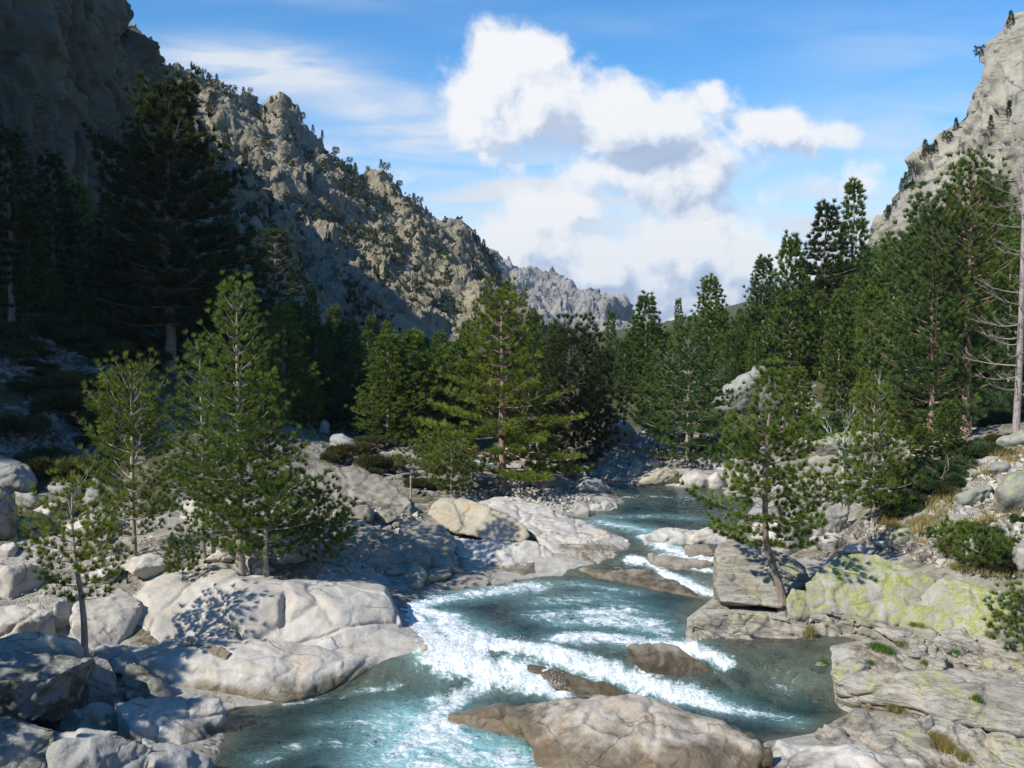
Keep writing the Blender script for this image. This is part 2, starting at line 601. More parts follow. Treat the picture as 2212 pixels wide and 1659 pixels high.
M['mt_left'] = rock_mat('mountain_granite', (0.29, 0.25, 0.185), warm=0.5, stain=0.4, lichen=0.5, lichen_col=(0.27, 0.27, 0.14), scale=0.16, veg=0.8, speck=0.3, bumpk=1.3, crack=0.6)
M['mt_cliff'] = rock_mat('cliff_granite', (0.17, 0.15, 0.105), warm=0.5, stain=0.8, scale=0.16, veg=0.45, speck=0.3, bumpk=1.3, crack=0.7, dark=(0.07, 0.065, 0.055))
M['mt_right'] = rock_mat('pale_cliff_granite', (0.37, 0.35, 0.30), warm=0.35, stain=0.3, lichen=0.5, lichen_col=(0.32, 0.33, 0.18), scale=0.16, veg=0.2, speck=0.3, bumpk=1.3, crack=1.0)
M['mt_far'] = rock_mat('far_granite', (0.30, 0.28, 0.25), warm=0.3, stain=0.3, scale=0.04, veg=0.5, speck=0.2, bumpk=1.5, crack=0.3)


def ground_mat():
    m, k, out = new_mat('ground')
    g = k.new('ShaderNodeNewGeometry')
    P = g.outputs['Position']
    a = k.new('ShaderNodeAttribute', attribute_name='grass')
    s = k.noise(P, 2.2, 6, 0.7)
    peb = k.voro(P, 7.0, 'F1', 'Color')
    pebd = k.voro(P, 7.0, 'F1', 'Distance')
    pv = k.new('ShaderNodeRGBToBW')
    k.link(peb, pv.inputs[0])
    col = k.ramp(pv.outputs[0], [(0.15, (0.13, 0.12, 0.10)), (0.5, (0.27, 0.25, 0.21)), (0.85, (0.40, 0.375, 0.33))])
    col = k.mix(k.ramp(s, [(0.42, 0.0), (0.62, 0.8)]), col, (0.16, 0.125, 0.08))
    veg = k.ramp(k.noise(P, 1.1, 8, 0.75), [(0.3, (0.03, 0.038, 0.014)), (0.55, (0.075, 0.075, 0.03)), (0.75, (0.16, 0.13, 0.06))])
    vm = k.math('MULTIPLY', a.outputs['Fac'], k.ramp(k.noise(P, 0.7, 7, 0.7), [(0.40, 0.25), (0.55, 1.0)]), clamp=True)
    vm = k.math('MAXIMUM', vm, k.maprange(a.outputs['Fac'], 1.2, 2.0, 0.0, 0.96))
    col = k.mix(vm, col, veg)
    bed = k.ramp(k.noise(P, 0.45, 5, 0.65, 0.4), [(0.44, 0.0), (0.52, 1.0)])
    bedc = k.ramp(k.noise(P, 3.0, 7, 0.7), [(0.3, (0.24, 0.225, 0.195)), (0.7, (0.46, 0.44, 0.395))])
    bedm = k.math('MULTIPLY', bed, k.math('SUBTRACT', 1.0, vm), clamp=True)
    col = k.mix(bedm, col, bedc)
    h = k.math('MULTIPLY', k.math('SUBTRACT', 1.0, pebd), k.math('SUBTRACT', 1.0, bed))
    n = k.bump(h, 0.7, 0.06)
    n = k.bump(k.noise(P, 14, 6, .7), 0.6, 0.05, n)
    p = k.new('ShaderNodeBsdfPrincipled')
    k.put(p.inputs['Base Color'], col)
    p.inputs['Roughness'].default_value = 0.9
    p.inputs['Specular IOR Level'].default_value = 0.2
    k.link(n, p.inputs['Normal'])
    k.link(p.outputs[0], out.inputs[0])
    return m


M['ground'] = ground_mat()


def water_mat():
    m, k, out = new_mat('river_water')
    g = k.new('ShaderNodeNewGeometry')
    P = g.outputs['Position']
    fo = k.new('ShaderNodeAttribute', attribute_name='foam').outputs['Fac']
    dp = k.new('ShaderNodeAttribute', attribute_name='deep').outputs['Fac']
    mk = k.new('ShaderNodeAttribute', attribute_name='milk').outputs['Fac']
    fx = k.new('ShaderNodeAttribute', attribute_name='flowu').outputs['Fac']
    fy = k.new('ShaderNodeAttribute', attribute_name='flowv').outputs['Fac']
    cb = k.new('ShaderNodeCombineXYZ')
    k.link(fx, cb.inputs[0])
    k.link(fy, cb.inputs[1])
    FL = cb.outputs[0]
    body = k.ramp(dp, [(0.0, (0.080, 0.086, 0.064)), (0.25, (0.036, 0.056, 0.048)), (0.55, (0.007, 0.030, 0.031)), (1.0, (0.003, 0.014, 0.019))])
    vary = k.ramp(k.noise(P, 0.8, 5, 0.6), [(0.35, 0.65), (0.65, 1.35)])
    body = k.mix(1.0, body, vary, 'MULTIPLY')
    body = k.mix(k.math('MULTIPLY', mk, 0.88), body, (0.26, 0.50, 0.51))
    # foam: streaks along the flow, broken by noise
    wv = k.vmath('MULTIPLY', k.vmath('SUBTRACT', k.noise(P, 1.1, 3, .5, color=True), (.5, .5, .5)), (1.6, 1.6, 0))
    FLw = k.vmath('ADD', FL, wv)
    s1 = k.noise(k.mapping(FLw, scale=(0.55, 1.5, 1)), 2.4, 9, 0.68, 0.8)
    s2 = k.noise(P, 7.0, 6, 0.7, 0.4)
    lace = k.voro(k.vmath('ADD', k.mapping(FLw, scale=(0.6, 1.3, 1)), k.vmath('MULTIPLY', k.noise(P, 3.0, 4, .6, color=True), (.8, .8, 0))), 2.0, 'DISTANCE_TO_EDGE')
    lace = k.ramp(lace, [(0.0, 1.0), (0.16, 0.0)])
    f = k.math('ADD', k.math('MULTIPLY', s1, 0.75), k.math('MULTIPLY', s2, 0.35))
    f = k.math('ADD', f, k.math('MULTIPLY', lace, 0.10))
    thr = k.maprange(fo, 0.0, 1.0, 0.90, 0.30)
    fm = k.math('SUBTRACT', f, thr)
    fm = k.maprange(fm, -0.06, 0.20, smooth=True)
    fm = k.math('MULTIPLY', fm, k.maprange(fo, 0.02, 0.15))
    # bubbles just under the surface round the foam
    halo = k.maprange(k.math('SUBTRACT', f, k.math('SUBTRACT', thr, 0.12)), -0.03, 0.12, smooth=True)
    halo = k.math('MULTIPLY', halo, k.maprange(fo, 0.02, 0.15))
    body = k.mix(k.math('MULTIPLY', halo, k.maprange(fo, 0.25, 0.8, 0.0, 0.55)), body, (0.16, 0.32, 0.35))
    h = k.math('ADD', k.math('MULTIPLY', k.noise(k.mapping(FLw, scale=(0.6, 1.4, 1)), 2.6, 6, 0.6, 0.6), 1.0),
               k.math('MULTIPLY', k.noise(P, 9.0, 4, 0.6), 0.25))
    nb = k.bump(h, 0.7, 0.14)
    pw = k.new('ShaderNodeBsdfPrincipled')
    k.put(pw.inputs['Base Color'], body)
    pw.inputs['Roughness'].default_value = 0.08
    pw.inputs['IOR'].default_value = 1.33
    k.link(nb, pw.inputs['Normal'])
    pf = k.new('ShaderNodeBsdfPrincipled')
    k.put(pf.inputs['Base Color'], k.mix(k.ramp(s2, [(0.3, 0.0), (0.6, 1.0)]), (0.55, 0.66, 0.72), (0.84, 0.87, 0.88)))
    pf.inputs['Roughness'].default_value = 0.55
    nf = k.bump(k.noise(P, 16, 6, .7), 0.9, 0.06, nb)
    k.link(nf, pf.inputs['Normal'])
    mx = k.new('ShaderNodeMixShader')
    k.link(fm, mx.inputs[0])
    # clear shallows let the bed show
    tr = k.new('ShaderNodeBsdfTransparent')
    tr.inputs[0].default_value = (0.62, 0.74, 0.70, 1)
    ms = k.new('ShaderNodeMixShader')
    fr = k.new('ShaderNodeFresnel')
    fr.inputs[0].default_value = 1.33
    k.link(nb, fr.inputs['Normal'])
    clear = k.ramp(dp, [(0.0, 0.72), (0.22, 0.5), (0.45, 0.12), (0.6, 0.0)])
    clear = k.math('MULTIPLY', clear, k.math('SUBTRACT', 1.0, fr.outputs[0]))
    clear = k.math('MULTIPLY', clear, k.math('SUBTRACT', 1.0, mk), clamp=True)
    k.link(clear, ms.inputs[0])
    k.link(pw.outputs[0], ms.inputs[1])
    k.link(tr.outputs[0], ms.inputs[2])
    k.link(ms.outputs[0], mx.inputs[1])
    k.link(pf.outputs[0], mx.inputs[2])
    k.link(mx.outputs[0], out.inputs[0])
    return m


M['water'] = water_mat()


def spray_mat():
    m, k, out = new_mat('foam_spray')
    p = k.new('ShaderNodeBsdfPrincipled')
    p.inputs['Base Color'].default_value = (0.82, 0.86, 0.88, 1)
    p.inputs['Roughness'].default_value = 0.5
    p.inputs['Subsurface Weight'].default_value = 0.0
    k.link(p.outputs[0], out.inputs[0])
    return m


M['spray'] = spray_mat()


def needle_mat(name, c1, c2, trans=0.32):
    m, k, out = new_mat(name)
    g = k.new('ShaderNodeNewGeometry')
    oi = k.new('ShaderNodeObjectInfo')
    tc = k.new('ShaderNodeTexCoord')
    n = k.noise(tc.outputs['Object'], 0.9, 3, 0.6)
    r = g.outputs['Random Per Island']
    f = k.math('ADD', k.math('MULTIPLY', r, 0.55), k.math('MULTIPLY', k.maprange(n, 0.3, 0.7), 0.45))
    col = k.ramp(f, [(0.0, tuple(np.array(c1) * 0.65)), (0.35, c1), (0.8, c2), (1.0, tuple(np.array(c2) * 1.2))])
    t = k.ramp(oi.outputs['Random'], [(0.0, (0.80, 0.84, 0.95)), (0.5, (1, 1, 1)), (1.0, (1.16, 1.08, 0.86))])
    col = k.mix(1.0, col, t, 'MULTIPLY')
    p = k.new('ShaderNodeBsdfPrincipled')
    k.put(p.inputs['Base Color'], col)
    p.inputs['Roughness'].default_value = 0.55
    p.inputs['Specular IOR Level'].default_value = 0.25
    tl = k.new('ShaderNodeBsdfTranslucent')
    k.put(tl.inputs[0], k.mix(1.0, col, (1.3, 1.5, 0.7), 'MULTIPLY'))
    ms = k.new('ShaderNodeMixShader')
    ms.inputs[0].default_value = trans
    k.link(p.outputs[0], ms.inputs[1])
    k.link(tl.outputs[0], ms.inputs[2])
    k.link(ms.outputs[0], out.inputs[0])
    return m


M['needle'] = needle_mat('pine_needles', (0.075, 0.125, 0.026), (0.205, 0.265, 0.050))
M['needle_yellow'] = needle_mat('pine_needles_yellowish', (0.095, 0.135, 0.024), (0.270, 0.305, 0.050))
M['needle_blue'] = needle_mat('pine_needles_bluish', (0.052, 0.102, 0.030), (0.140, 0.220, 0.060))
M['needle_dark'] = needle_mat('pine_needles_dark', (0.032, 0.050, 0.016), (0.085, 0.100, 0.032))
M['scrub'] = needle_mat('scrub_leaves', (0.055, 0.06, 0.024), (0.13, 0.12, 0.05))
M['scrub_green'] = needle_mat('juniper_leaves', (0.035, 0.065, 0.028), (0.085, 0.125, 0.05))
M['leaf_fresh'] = needle_mat('fresh_leaves', (0.12, 0.18, 0.04), (0.22, 0.30, 0.07), 0.4)
M['grass'] = needle_mat('dry_grass', (0.20, 0.17, 0.06), (0.40, 0.32, 0.12), 0.3)
M['grass_green'] = needle_mat('green_grass', (0.07, 0.14, 0.02), (0.16, 0.26, 0.04), 0.3)


def bark_mat(name, c1, c2, sc=1.0):
    m, k, out = new_mat(name)
    tc = k.new('ShaderNodeTexCoord')
    v = k.mapping(tc.outputs['Object'], scale=(1, 1, 0.3))
    n = k.noise(v, 16 * sc, 6, 0.7, 0.4)
    n2 = k.noise(tc.outputs['Object'], 1.6, 4, 0.6)
    col = k.ramp(n, [(0.35, c1), (0.62, c2)])
    col = k.mix(k.ramp(n2, [(0.4, 0.0), (0.65, 0.5)]), col, tuple(np.array(c2) * np.array((0.85, 0.9, 1.0))))
    p = k.new('ShaderNodeBsdfPrincipled')
    k.put(p.inputs['Base Color'], col)
    p.inputs['Roughness'].default_value = 0.9
    k.link(k.bump(n, 0.9, 0.05), p.inputs['Normal'])
    k.link(p.outputs[0], out.inputs[0])
    return m


M['bark'] = bark_mat('pine_bark', (0.10, 0.075, 0.06), (0.30, 0.235, 0.19))
M['bark_pale'] = bark_mat('young_pine_bark', (0.20, 0.165, 0.125), (0.46, 0.40, 0.32))
M['bark_red'] = bark_mat('reddish_pine_bark', (0.16, 0.10, 0.075), (0.42, 0.28, 0.20))
M['bark_dead'] = bark_mat('dead_grey_wood', (0.15, 0.13, 0.12), (0.38, 0.32, 0.30))
M['birch'] = bark_mat('birch_bark', (0.32, 0.31, 0.29), (0.62, 0.61, 0.58))
M['twig'] = bark_mat('dry_twigs', (0.16, 0.12, 0.10), (0.34, 0.28, 0.24))


def asphalt():
    m, k, out = new_mat('asphalt')
    g = k.new('ShaderNodeNewGeometry')
    n = k.noise(g.outputs['Position'], 8, 5, 0.7)
    p = k.new('ShaderNodeBsdfPrincipled')
    k.put(p.inputs['Base Color'], k.ramp(n, [(0.3, (0.05, 0.05, 0.055)), (0.7, (0.11, 0.11, 0.115))]))
    p.inputs['Roughness'].default_value = 0.9
    k.link(p.outputs[0], out.inputs[0])
    return m


M['asphalt'] = asphalt()

# ================================================================ the land
# water level as a function of plan position
def zw(x, y):
    x = np.asarray(x, float)
    y = np.asarray(y, float)
    lip = 28.9 - 0.10 * np.clip(x, -4, 8)
    z = 0.95 * sstep(-2.3, 0.0, y - lip)
    c0 = 36.8 - 0.55 * np.clip(x - 1.6, 0, 9)
    t = np.clip((y - c0) / np.maximum(40.0 - c0, 0.5), 0, 1.0)
    st = (np.floor(t * 3) + sstep(0.25, 0.9, t * 3 - np.floor(t * 3))) / 3.0
    z = z + 0.80 * st
    z = z + 0.25 * sstep(44, 52, y) + 0.45 * sstep(52, 70, y) + np.clip(y - 70, 0, 50) * 0.02
    return z


RIV_PX = [(430, 1800, 0), (450, 1659, 0), (476, 1600, 0), (482, 1530, 0), (620, 1512, 0), (774, 1470, 0.03), (925, 1446, 0.15), (915, 1400, .85),
          (880, 1340, .95), (872, 1298, .95), (1000, 1262, .95), (1130, 1248, .95), (1200, 1238, 1.0), (1325, 1215, 1.15), (1357, 1170, 1.7),
          (1290, 1140, 1.75), (1233, 1122, 1.75), (1250, 1105, 1.75), (1345, 1090, 1.75), (1318, 1066, 1.8), (1240, 1050, 1.9), (1130, 1040, 2.0),
          (1050, 1010, 2.2), (930, 975, 2.5), (840, 958, 2.7), (850, 942, 3.0), (960, 960, 2.6), (1110, 1008, 2.25), (1260, 1026, 2.05),
          (1400, 1052, 1.85), (1560, 1062, 1.8), (1640, 1090, 1.75), (1600, 1130, 1.75), (1562, 1165, 1.7), (1550, 1200, 1.5), (1546, 1290, 1.0), (1492, 1335, .95),
          (1488, 1392, 0.85), (1556, 1428, 0.2), (1760, 1434, 0), (1890, 1446, 0), (1800, 1468, 0), (1812, 1525, 0), (1845, 1540, 0),
          (1762, 1588, 0), (1660, 1606, 0), (1640, 1650, 0), (1665, 1800, 0)]
RIV = np.array([at_z(*p)[:2] for p in RIV_PX])

# control points of the land (x, y, z)
LP = [(-7, 20, 0.5), (-10, 24, 0.0), (-13, 22, .5), (-12, 25.5, .25), (-18, 27, 1.9), (-11, 28, 0.9), (-8, 31.5, 1.7), (-4, 28, .25), (-8, 28, .3), (-3.5, 30, .45), (-9, 26, .2), (-6, 29.2, .6), (-6, 32, 1.4), (-14, 33, 2.2), (-21, 35, 3.0), (-30, 30, 6), (-45, 25, 12),
      (-5, 35, 1.6), (-3.5, 38, 1.7), (-4.5, 42, 2.3), (-9, 41, 2.9), (-15, 43, 3.4), (-23, 46, 5.6), (-31, 50, 10.2), (-2, 47, 2.3), (-7, 53, 2.6), (-14, 56, 4.2), (-20, 60, 6.6),
      (-30, 62, 10.4), (-24, 70, 8.2), (-15, 72, 5), (-45, 70, 14), (-55, 50, 20), (-8, 62, 3.2),
      (0, 56, 2.3), (0, 62, 3), (-5, 80, 3.8), (5, 76, 4), (0, 100, 4.8), (0, 150, 6.0), (0, 300, 8), (0, 600, 9), (0, 900, 9), (30, 600, 9), (80, 900, 9), (-60, 900, 9),
      (8.5, 28.5, 0.0), (11, 24, .1), (13, 24.5, .3), (9, 25.5, -.1), (12, 27.5, .5), (14, 28, 1.3), (9, 31, .9), (12, 31, 1.7), (9.5, 35, 1.5), (12.6, 39, 2.2), (12.9, 35, 2.4), (16.6, 37.5, 4.6), (20.7, 40.3, 5.5), (13.6, 30.6, 2.4), (15.5, 29, 2.8), (17, 32, 4.3), (18, 26, 3.0), (30, 35, 9), (12, 44, 2.3), (14, 52, 3.2), (9.5, 55, 2.6),
      (8, 64, 4.2), (12, 62, 4.1), (20, 60, 4.0), (28, 60, 4.8), (22, 46, 5.3), (35, 50, 8), (20, 75, 5.2), (35, 80, 7.2), (50, 80, 11), (30, 110, 6.8),
      (60, 110, 15), (20, 150, 6.5), (60, 150, 14), (80, 200, 20), (45, 200, 10.5), (150, 250, 60), (45, 300, 10), (100, 400, 18), (15, 110, 5.6),
      (-25, 110, 8), (-45, 120, 15), (-30, 150, 9), (-70, 200, 20), (-30, 300, 8), (-120, 400, 40), (300, 900, 60), (-300, 900, 90),
      (0, 5, -0.5), (-12, 8, 1.2), (14, 8, 1.5), (-30, 5, 8), (30, 5, 8), (0, -20, -1), (-40, -20, 12), (40, -20, 12), (0, 2500, 9), (900, 2500, 60), (-900, 2500, 60),
      (-900, 0, 200), (900, 0, 200), (0, -900, -20)]
LP = np.array(LP, float)


def _phi(r2):
    return np.sqrt(r2 + 9.0)


def _warp(x, y):
    # compress far distances so that near points keep their say
    r = np.sqrt(x * x + y * y) + 1e-6
    s = np.log1p(r / 40.0) * 40.0 / r
    return x * s, y * s


_wx, _wy = _warp(LP[:, 0], LP[:, 1])
_A = _phi((_wx[:, None] - _wx[None]) ** 2 + (_wy[:, None] - _wy[None]) ** 2)
_A = np.block([[_A, np.ones((len(LP), 1))], [np.ones((1, len(LP))), np.zeros((1, 1))]])
_cf = np.linalg.solve(_A, np.append(LP[:, 2], 0))


def land_base(x, y):
    x = np.atleast_1d(np.asarray(x, float))
    y = np.atleast_1d(np.asarray(y, float))
    z = np.zeros(len(x))
    for s in range(0, len(x), 60000):
        wx, wy = _warp(x[s:s + 60000], y[s:s + 60000])
        z[s:s + 60000] = _phi((wx[:, None] - _wx[None]) ** 2 + (wy[:, None] - _wy[None]) ** 2) @ _cf[:-1] + _cf[-1]
    return z


def land(x, y, detail=True):
    x = np.atleast_1d(np.asarray(x, float))
    y = np.atleast_1d(np.asarray(y, float))
    z = land_base(x, y)
    if detail:
        P = np.stack([x, y, np.zeros(len(x))], 1)
        r = np.hypot(x, y)
        z = z + fbm(P * 0.22, 4, seed=3) * np.clip(r / 60, 0.3, 3.0) * 0.7
        z = z + fbm(P * 1.3, 3, seed=9) * 0.14
    d = poly_sdf(x, y, RIV)
    w = zw(x, y)
    bank = w + 0.05 + 0.22 * d
    out = bank + (np.maximum(z, w + 0.1) - bank) * sstep(0.0, 3.0, d)
    ins = w + 0.05 - 0.20 * sstep(0, 0.35, -d) - 1.1 * sstep(0, 2.2, -d)
    return np.where(d > 0, out, ins)


# polar sheet round the camera, from its feet to beyond the last ridge
ang = np.radians(np.concatenate([np.linspace(-180, -42, 40)[:-1], np.linspace(-42, 42, 760), np.linspace(42, 180, 40)[1:]]))
rad = np.concatenate([np.linspace(0.3, 17, 16)[:-1], np.geomspace(17, 110, 560), np.geomspace(112, 2300, 130)])
A_, R_ = np.meshgrid(ang, rad, indexing='ij')
gx, gy = (R_ * np.sin(A_)).ravel(), (R_ * np.cos(A_)).ravel()
gz = land(gx, gy)
V = np.stack([gx, gy, gz], 1)
Fc = grid_faces(len(ang), len(rad))[:, ::-1]
me = mesh_np('ground', V, Fc, True, [M['ground']])
gr = np.clip(sstep(0.8, 4.0, poly_sdf(gx, gy, RIV)) * (0.55 + 0.6 * fbm(V * 0.12, 4, seed=31)), 0, 1)
gr = np.where(np.hypot(gx, gy) > 62, 2.0, gr)
gr = np.where((gx < -9 - 0.12 * gy) & (gy > 38), np.maximum(gr, 1.55 + 0.6 * fbm(V * 0.3, 3, seed=8)), gr)
attr(me, 'grass', gr)
add('ground', me, kind='structure', label='gravelly valley floor and river banks with scrub')

# quick ground lookup for placing things
GZ = gz.reshape(len(ang), len(rad))


def ground(x, y):
    x = np.atleast_1d(np.asarray(x, float))
    y = np.atleast_1d(np.asarray(y, float))
    a = np.arctan2(x, y)
    r = np.hypot(x, y)
    ia = np.clip(np.searchsorted(ang, a) - 1, 0, len(ang) - 2)
    ir = np.clip(np.searchsorted(rad, r) - 1, 0, len(rad) - 2)
    fa = (a - ang[ia]) / (ang[ia + 1] - ang[ia])
    fr = np.clip((r - rad[ir]) / (rad[ir + 1] - rad[ir]), 0, 1)
    return (GZ[ia, ir] * (1 - fa) * (1 - fr) + GZ[ia + 1, ir] * fa * (1 - fr) + GZ[ia, ir + 1] * (1 - fa) * fr + GZ[ia + 1, ir + 1] * fa * fr)


def gz_at(x, y):
    return float(ground(x, y)[0])


_T = np.geomspace(16, 600, 500)


def hit(px, py):
    """where the sight lines through the given photo points meet the ground; (n,3)"""
    px = np.atleast_1d(np.asarray(px, float))
    py = np.atleast_1d(np.asarray(py, float))
    out = np.full((len(px), 3), np.nan)
    a, b = (px - 1106.0) / F, (829.5 - py) / F
    D = np.stack([a, _c + b * _s, b * _c - _s], 1)
    for s in range(0, len(px), 3000):
        d = D[s:s + 3000]
        X, Y, Z = d[:, 0:1] * _T, d[:, 1:2] * _T, CAM_Z + d[:, 2:3] * _T
        g = ground(X.ravel(), Y.ravel()).reshape(X.shape)
        below = Z < g
        k = below.argmax(1)
        ok = below.any(1) & (k > 0)
        k = np.maximum(k, 1)
        r_ = np.arange(len(d))
        h1, h0 = (Z - g)[r_, k], (Z - g)[r_, k - 1]
        f = h0 / np.maximum(h0 - h1, 1e-9)
        t = _T[k - 1] + f * (_T[k] - _T[k - 1])
        o = np.stack([d[:, 0] * t, d[:, 1] * t, CAM_Z + d[:, 2] * t], 1)
        out[s:s + 3000][ok] = o[ok]
    return out


# ---------------------------------------------------------------- river
def line_px(pts):
    out = []
    for px, py in pts:
        z = 0.5
        for _ in range(12):
            p = at_z(px, py, z)
            z = 0.5 * z + 0.5 * float(zw(p[0], p[1]))
        p = at_z(px, py, z)
        out.append(p[:2])
    return np.array(out)


FOAM = [  # points, half width (m), strength, milky
    ([(885, 1325), (900, 1365), (935, 1400), (975, 1420)], 0.75, 1.0, .6),
    ([(890, 1320), (960, 1330), (1000, 1380)], 0.7, .8, .6),
    ([(900, 1305), (1000, 1285), (1150, 1268)], 0.85, .74, .5),
    ([(900, 1340), (980, 1345), (1040, 1375)], 0.9, .66, .5),
    ([(1180, 1330), (1300, 1320), (1400, 1345)], 0.9, .60, .4),
    ([(985, 1395), (1060, 1388)], 0.4, .9, .3),
    ([(1220, 1378), (1300, 1375), (1400, 1388), (1480, 1396)], 0.70, .80, .5),
    ([(1230, 1345), (1330, 1340), (1420, 1360)], 0.8, .62, .5),
    ([(1180, 1300), (1300, 1290), (1380, 1330)], 1.0, .5, .35),
    ([(1120, 1262), (1250, 1262), (1360, 1280)], 0.7, .45, .3),
    ([(1075, 1388), (1160, 1400), (1250, 1432), (1330, 1458), (1400, 1482), (1480, 1505), (1570, 1530)], 0.40, .92, .5),
    ([(1400, 1482), (1500, 1500), (1650, 1545), (1720, 1560)], 0.45, .55, .3),
    ([(1000, 1405), (1040, 1440), (1100, 1470), (1160, 1480), (1210, 1492)], 0.40, .92, .5),
    ([(1090, 1440), (1180, 1462)], 0.4, .8, .6),
    ([(940, 1510), (970, 1530), (1000, 1500), (1040, 1480)], 0.4, .8, .4),
    ([(945, 1520), (950, 1560), (1010, 1600)], 0.5, .7, .6),
    ([(880, 1560), (960, 1600), (1080, 1640), (1150, 1680)], 1.3, .62, 1.0),
    ([(900, 1580), (870, 1640), (1000, 1700)], 1.2, .62, 1.0),
    ([(620, 1520), (780, 1495), (860, 1480)], 0.25, .5, .1),
    ([(700, 1560), (800, 1560), (880, 1590)], 0.4, .45, .3),
    ([(560, 1640), (700, 1600), (800, 1610)], 0.5, .42, .2),
    ([(1436, 1243), (1480, 1262), (1545, 1285)], 0.4, 1.1, .5),
    ([(1395, 1160), (1440, 1182), (1480, 1195), (1545, 1200)], 0.5, .85, .4),
    ([(1440, 1200), (1545, 1210)], 0.5, .7, .3),
    ([(1360, 1210), (1400, 1215), (1430, 1232)], 0.35, .8, .2),
    ([(1480, 1225), (1545, 1235)], 0.3, .85, .2),
    ([(1300, 1128), (1360, 1140), (1420, 1150)], 0.8, .6, .7),
    ([(1290, 1118), (1420, 1115), (1500, 1120)], 0.6, .45, .3),
    ([(1492, 1398), (1520, 1412), (1565, 1432)], 0.3, .95, .3),
    ([(1330, 1075), (1420, 1072), (1500, 1078)], 0.5, .45, .0),
    ([(1180, 1042), (1260, 1045), (1330, 1056)], 0.5, .45, .0),
    ([(850, 950), (950, 975), (1050, 1002)], 0.6, .7, .0),
    ([(1660, 1480), (1720, 1490)], 0.25, .45, .0),
]
DEEP = [([(1080, 1330), (1130, 1345), (1180, 1340)], 2.2, 1.0), ([(1440, 1345), (1470, 1375)], 1.0, .9),
        ([(560, 1620), (700, 1640), (800, 1580)], 2.0, .85), ([(620, 1700), (760, 1660)], 2.0, .9), ([(560, 1560), (700, 1540)], 1.2, .55),
        ([(1400, 1100), (1520, 1090)], 1.5, .62), ([(1250, 1310), (1400, 1300)], 1.6, .62), ([(1500, 1560), (1600, 1590)], 1.2, .62),
        ([(900, 1330), (960, 1300)], 1.6, .55), ([(1640, 1560), (1740, 1540)], 1.0, .42), ([(900, 1640), (1050, 1640)], 2.0, .7), ([(1300, 1052), (1380, 1060)], 1.0, .8)]

ang2 = np.radians(np.linspace(-22, 20, 900))
rad2 = np.geomspace(19, 95, 900)
A2, R2 = np.meshgrid(ang2, rad2, indexing='ij')
wx, wy = (R2 * np.sin(A2)).ravel(), (R2 * np.cos(A2)).ravel()
dd = poly_sdf(wx, wy, RIV)
foam = np.zeros(len(wx))
milk = np.zeros(len(wx))
for pts, hw, st, mkk in FOAM:
    d = polyline_dist(wx, wy, line_px(pts))
    f = np.exp(-(d / (hw * 0.98)) ** 2)
    foam = np.maximum(foam, f * st) + 0.15 * f * st * (foam > 0.2)
    milk = np.maximum(milk, np.exp(-(d / (hw * 1.15)) ** 2) * mkk)
deep = 0.42 * sstep(0.0, 2.6, -dd)
for pts, hw, st in DEEP:
    d = polyline_dist(wx, wy, line_px(pts))
    deep = np.maximum(deep, st * np.exp(-(d / hw) ** 2) * sstep(0, 1.0, -dd))
# thin sheets over the rock steps are clear
stepz = sstep(36.0, 37.2, wy) * (1 - sstep(39.6, 41, wy)) * (wx > 1.0)
lipz = sstep(26.4, 27.0, wy) * (1 - sstep(28.9, 29.6, wy)) * sstep(-2.2, -1.2, wx)
deep = deep * (1 - 0.8 * stepz) * (1 - 0.8 * lipz)
foam = np.clip(foam * (0.86 + 0.5 * fbm(np.stack([wx, wy, 0 * wx], 1) * 0.9, 3, seed=91)) + 0.10 * stepz + 0.10 * lipz + 0.05, 0, 1.3)
z = zw(wx, wy)
P3 = np.stack([wx, wy, np.zeros(len(wx))], 1)
calm = 0.030 + 0.10 * np.clip(foam, 0, 1) + 0.05 * stepz
z = z + calm * fbm(P3 * np.array([1.6, 2.4, 1]), 4, seed=50) * 1.2
rough_w = np.clip(foam - 0.55, 0, 0.7)
z = z + rough_w * (0.36 * fbm(P3 * 2.2, 4, 0.5, seed=60) + 0.12) + rough_w * 0.05 * fbm(P3 * 8.0, 3, 0.6, seed=66)
keep = dd < 1.3
idx = -np.ones(len(wx), np.int64)
Fq = grid_faces(len(ang2), len(rad2))[:, ::-1]
Fq = Fq[keep[Fq].all(1)]
used = np.unique(Fq)
idx[used] = np.arange(len(used))
me = mesh_np('river', np.stack([wx, wy, z], 1)[used], idx[Fq], True, [M['water']])
attr(me, 'foam', foam[used])
attr(me, 'deep', np.clip(deep, 0, 1)[used])
attr(me, 'milk', np.clip(milk, 0, 1)[used])
# flow coordinates: swirl the lower pools slightly, follow the channel above
fl = 0.9 * np.sin(wy * 0.35 + wx * 0.12)
attr(me, 'flowu', (wx * 0.85 - wy * 0.53 + fl)[used])
attr(me, 'flowv', (wx * 0.53 + wy * 0.85 + 0.5 * np.sin(wx * 0.5))[used])
add('river_water', me, kind='structure', label='clear turquoise mountain river with white rapids')


# ---------------------------------------------------------------- mountains
def smooth_poly(pts, n):
    pts = np.asarray(pts, float)
    seg = np.r_[0, np.cumsum(np.linalg.norm(np.diff(pts, axis=0), axis=1))]
    t = np.linspace(0, seg[-1], n)
    return np.stack([np.interp(t, seg, pts[:, i]) for i in range(pts.shape[1])], 1)


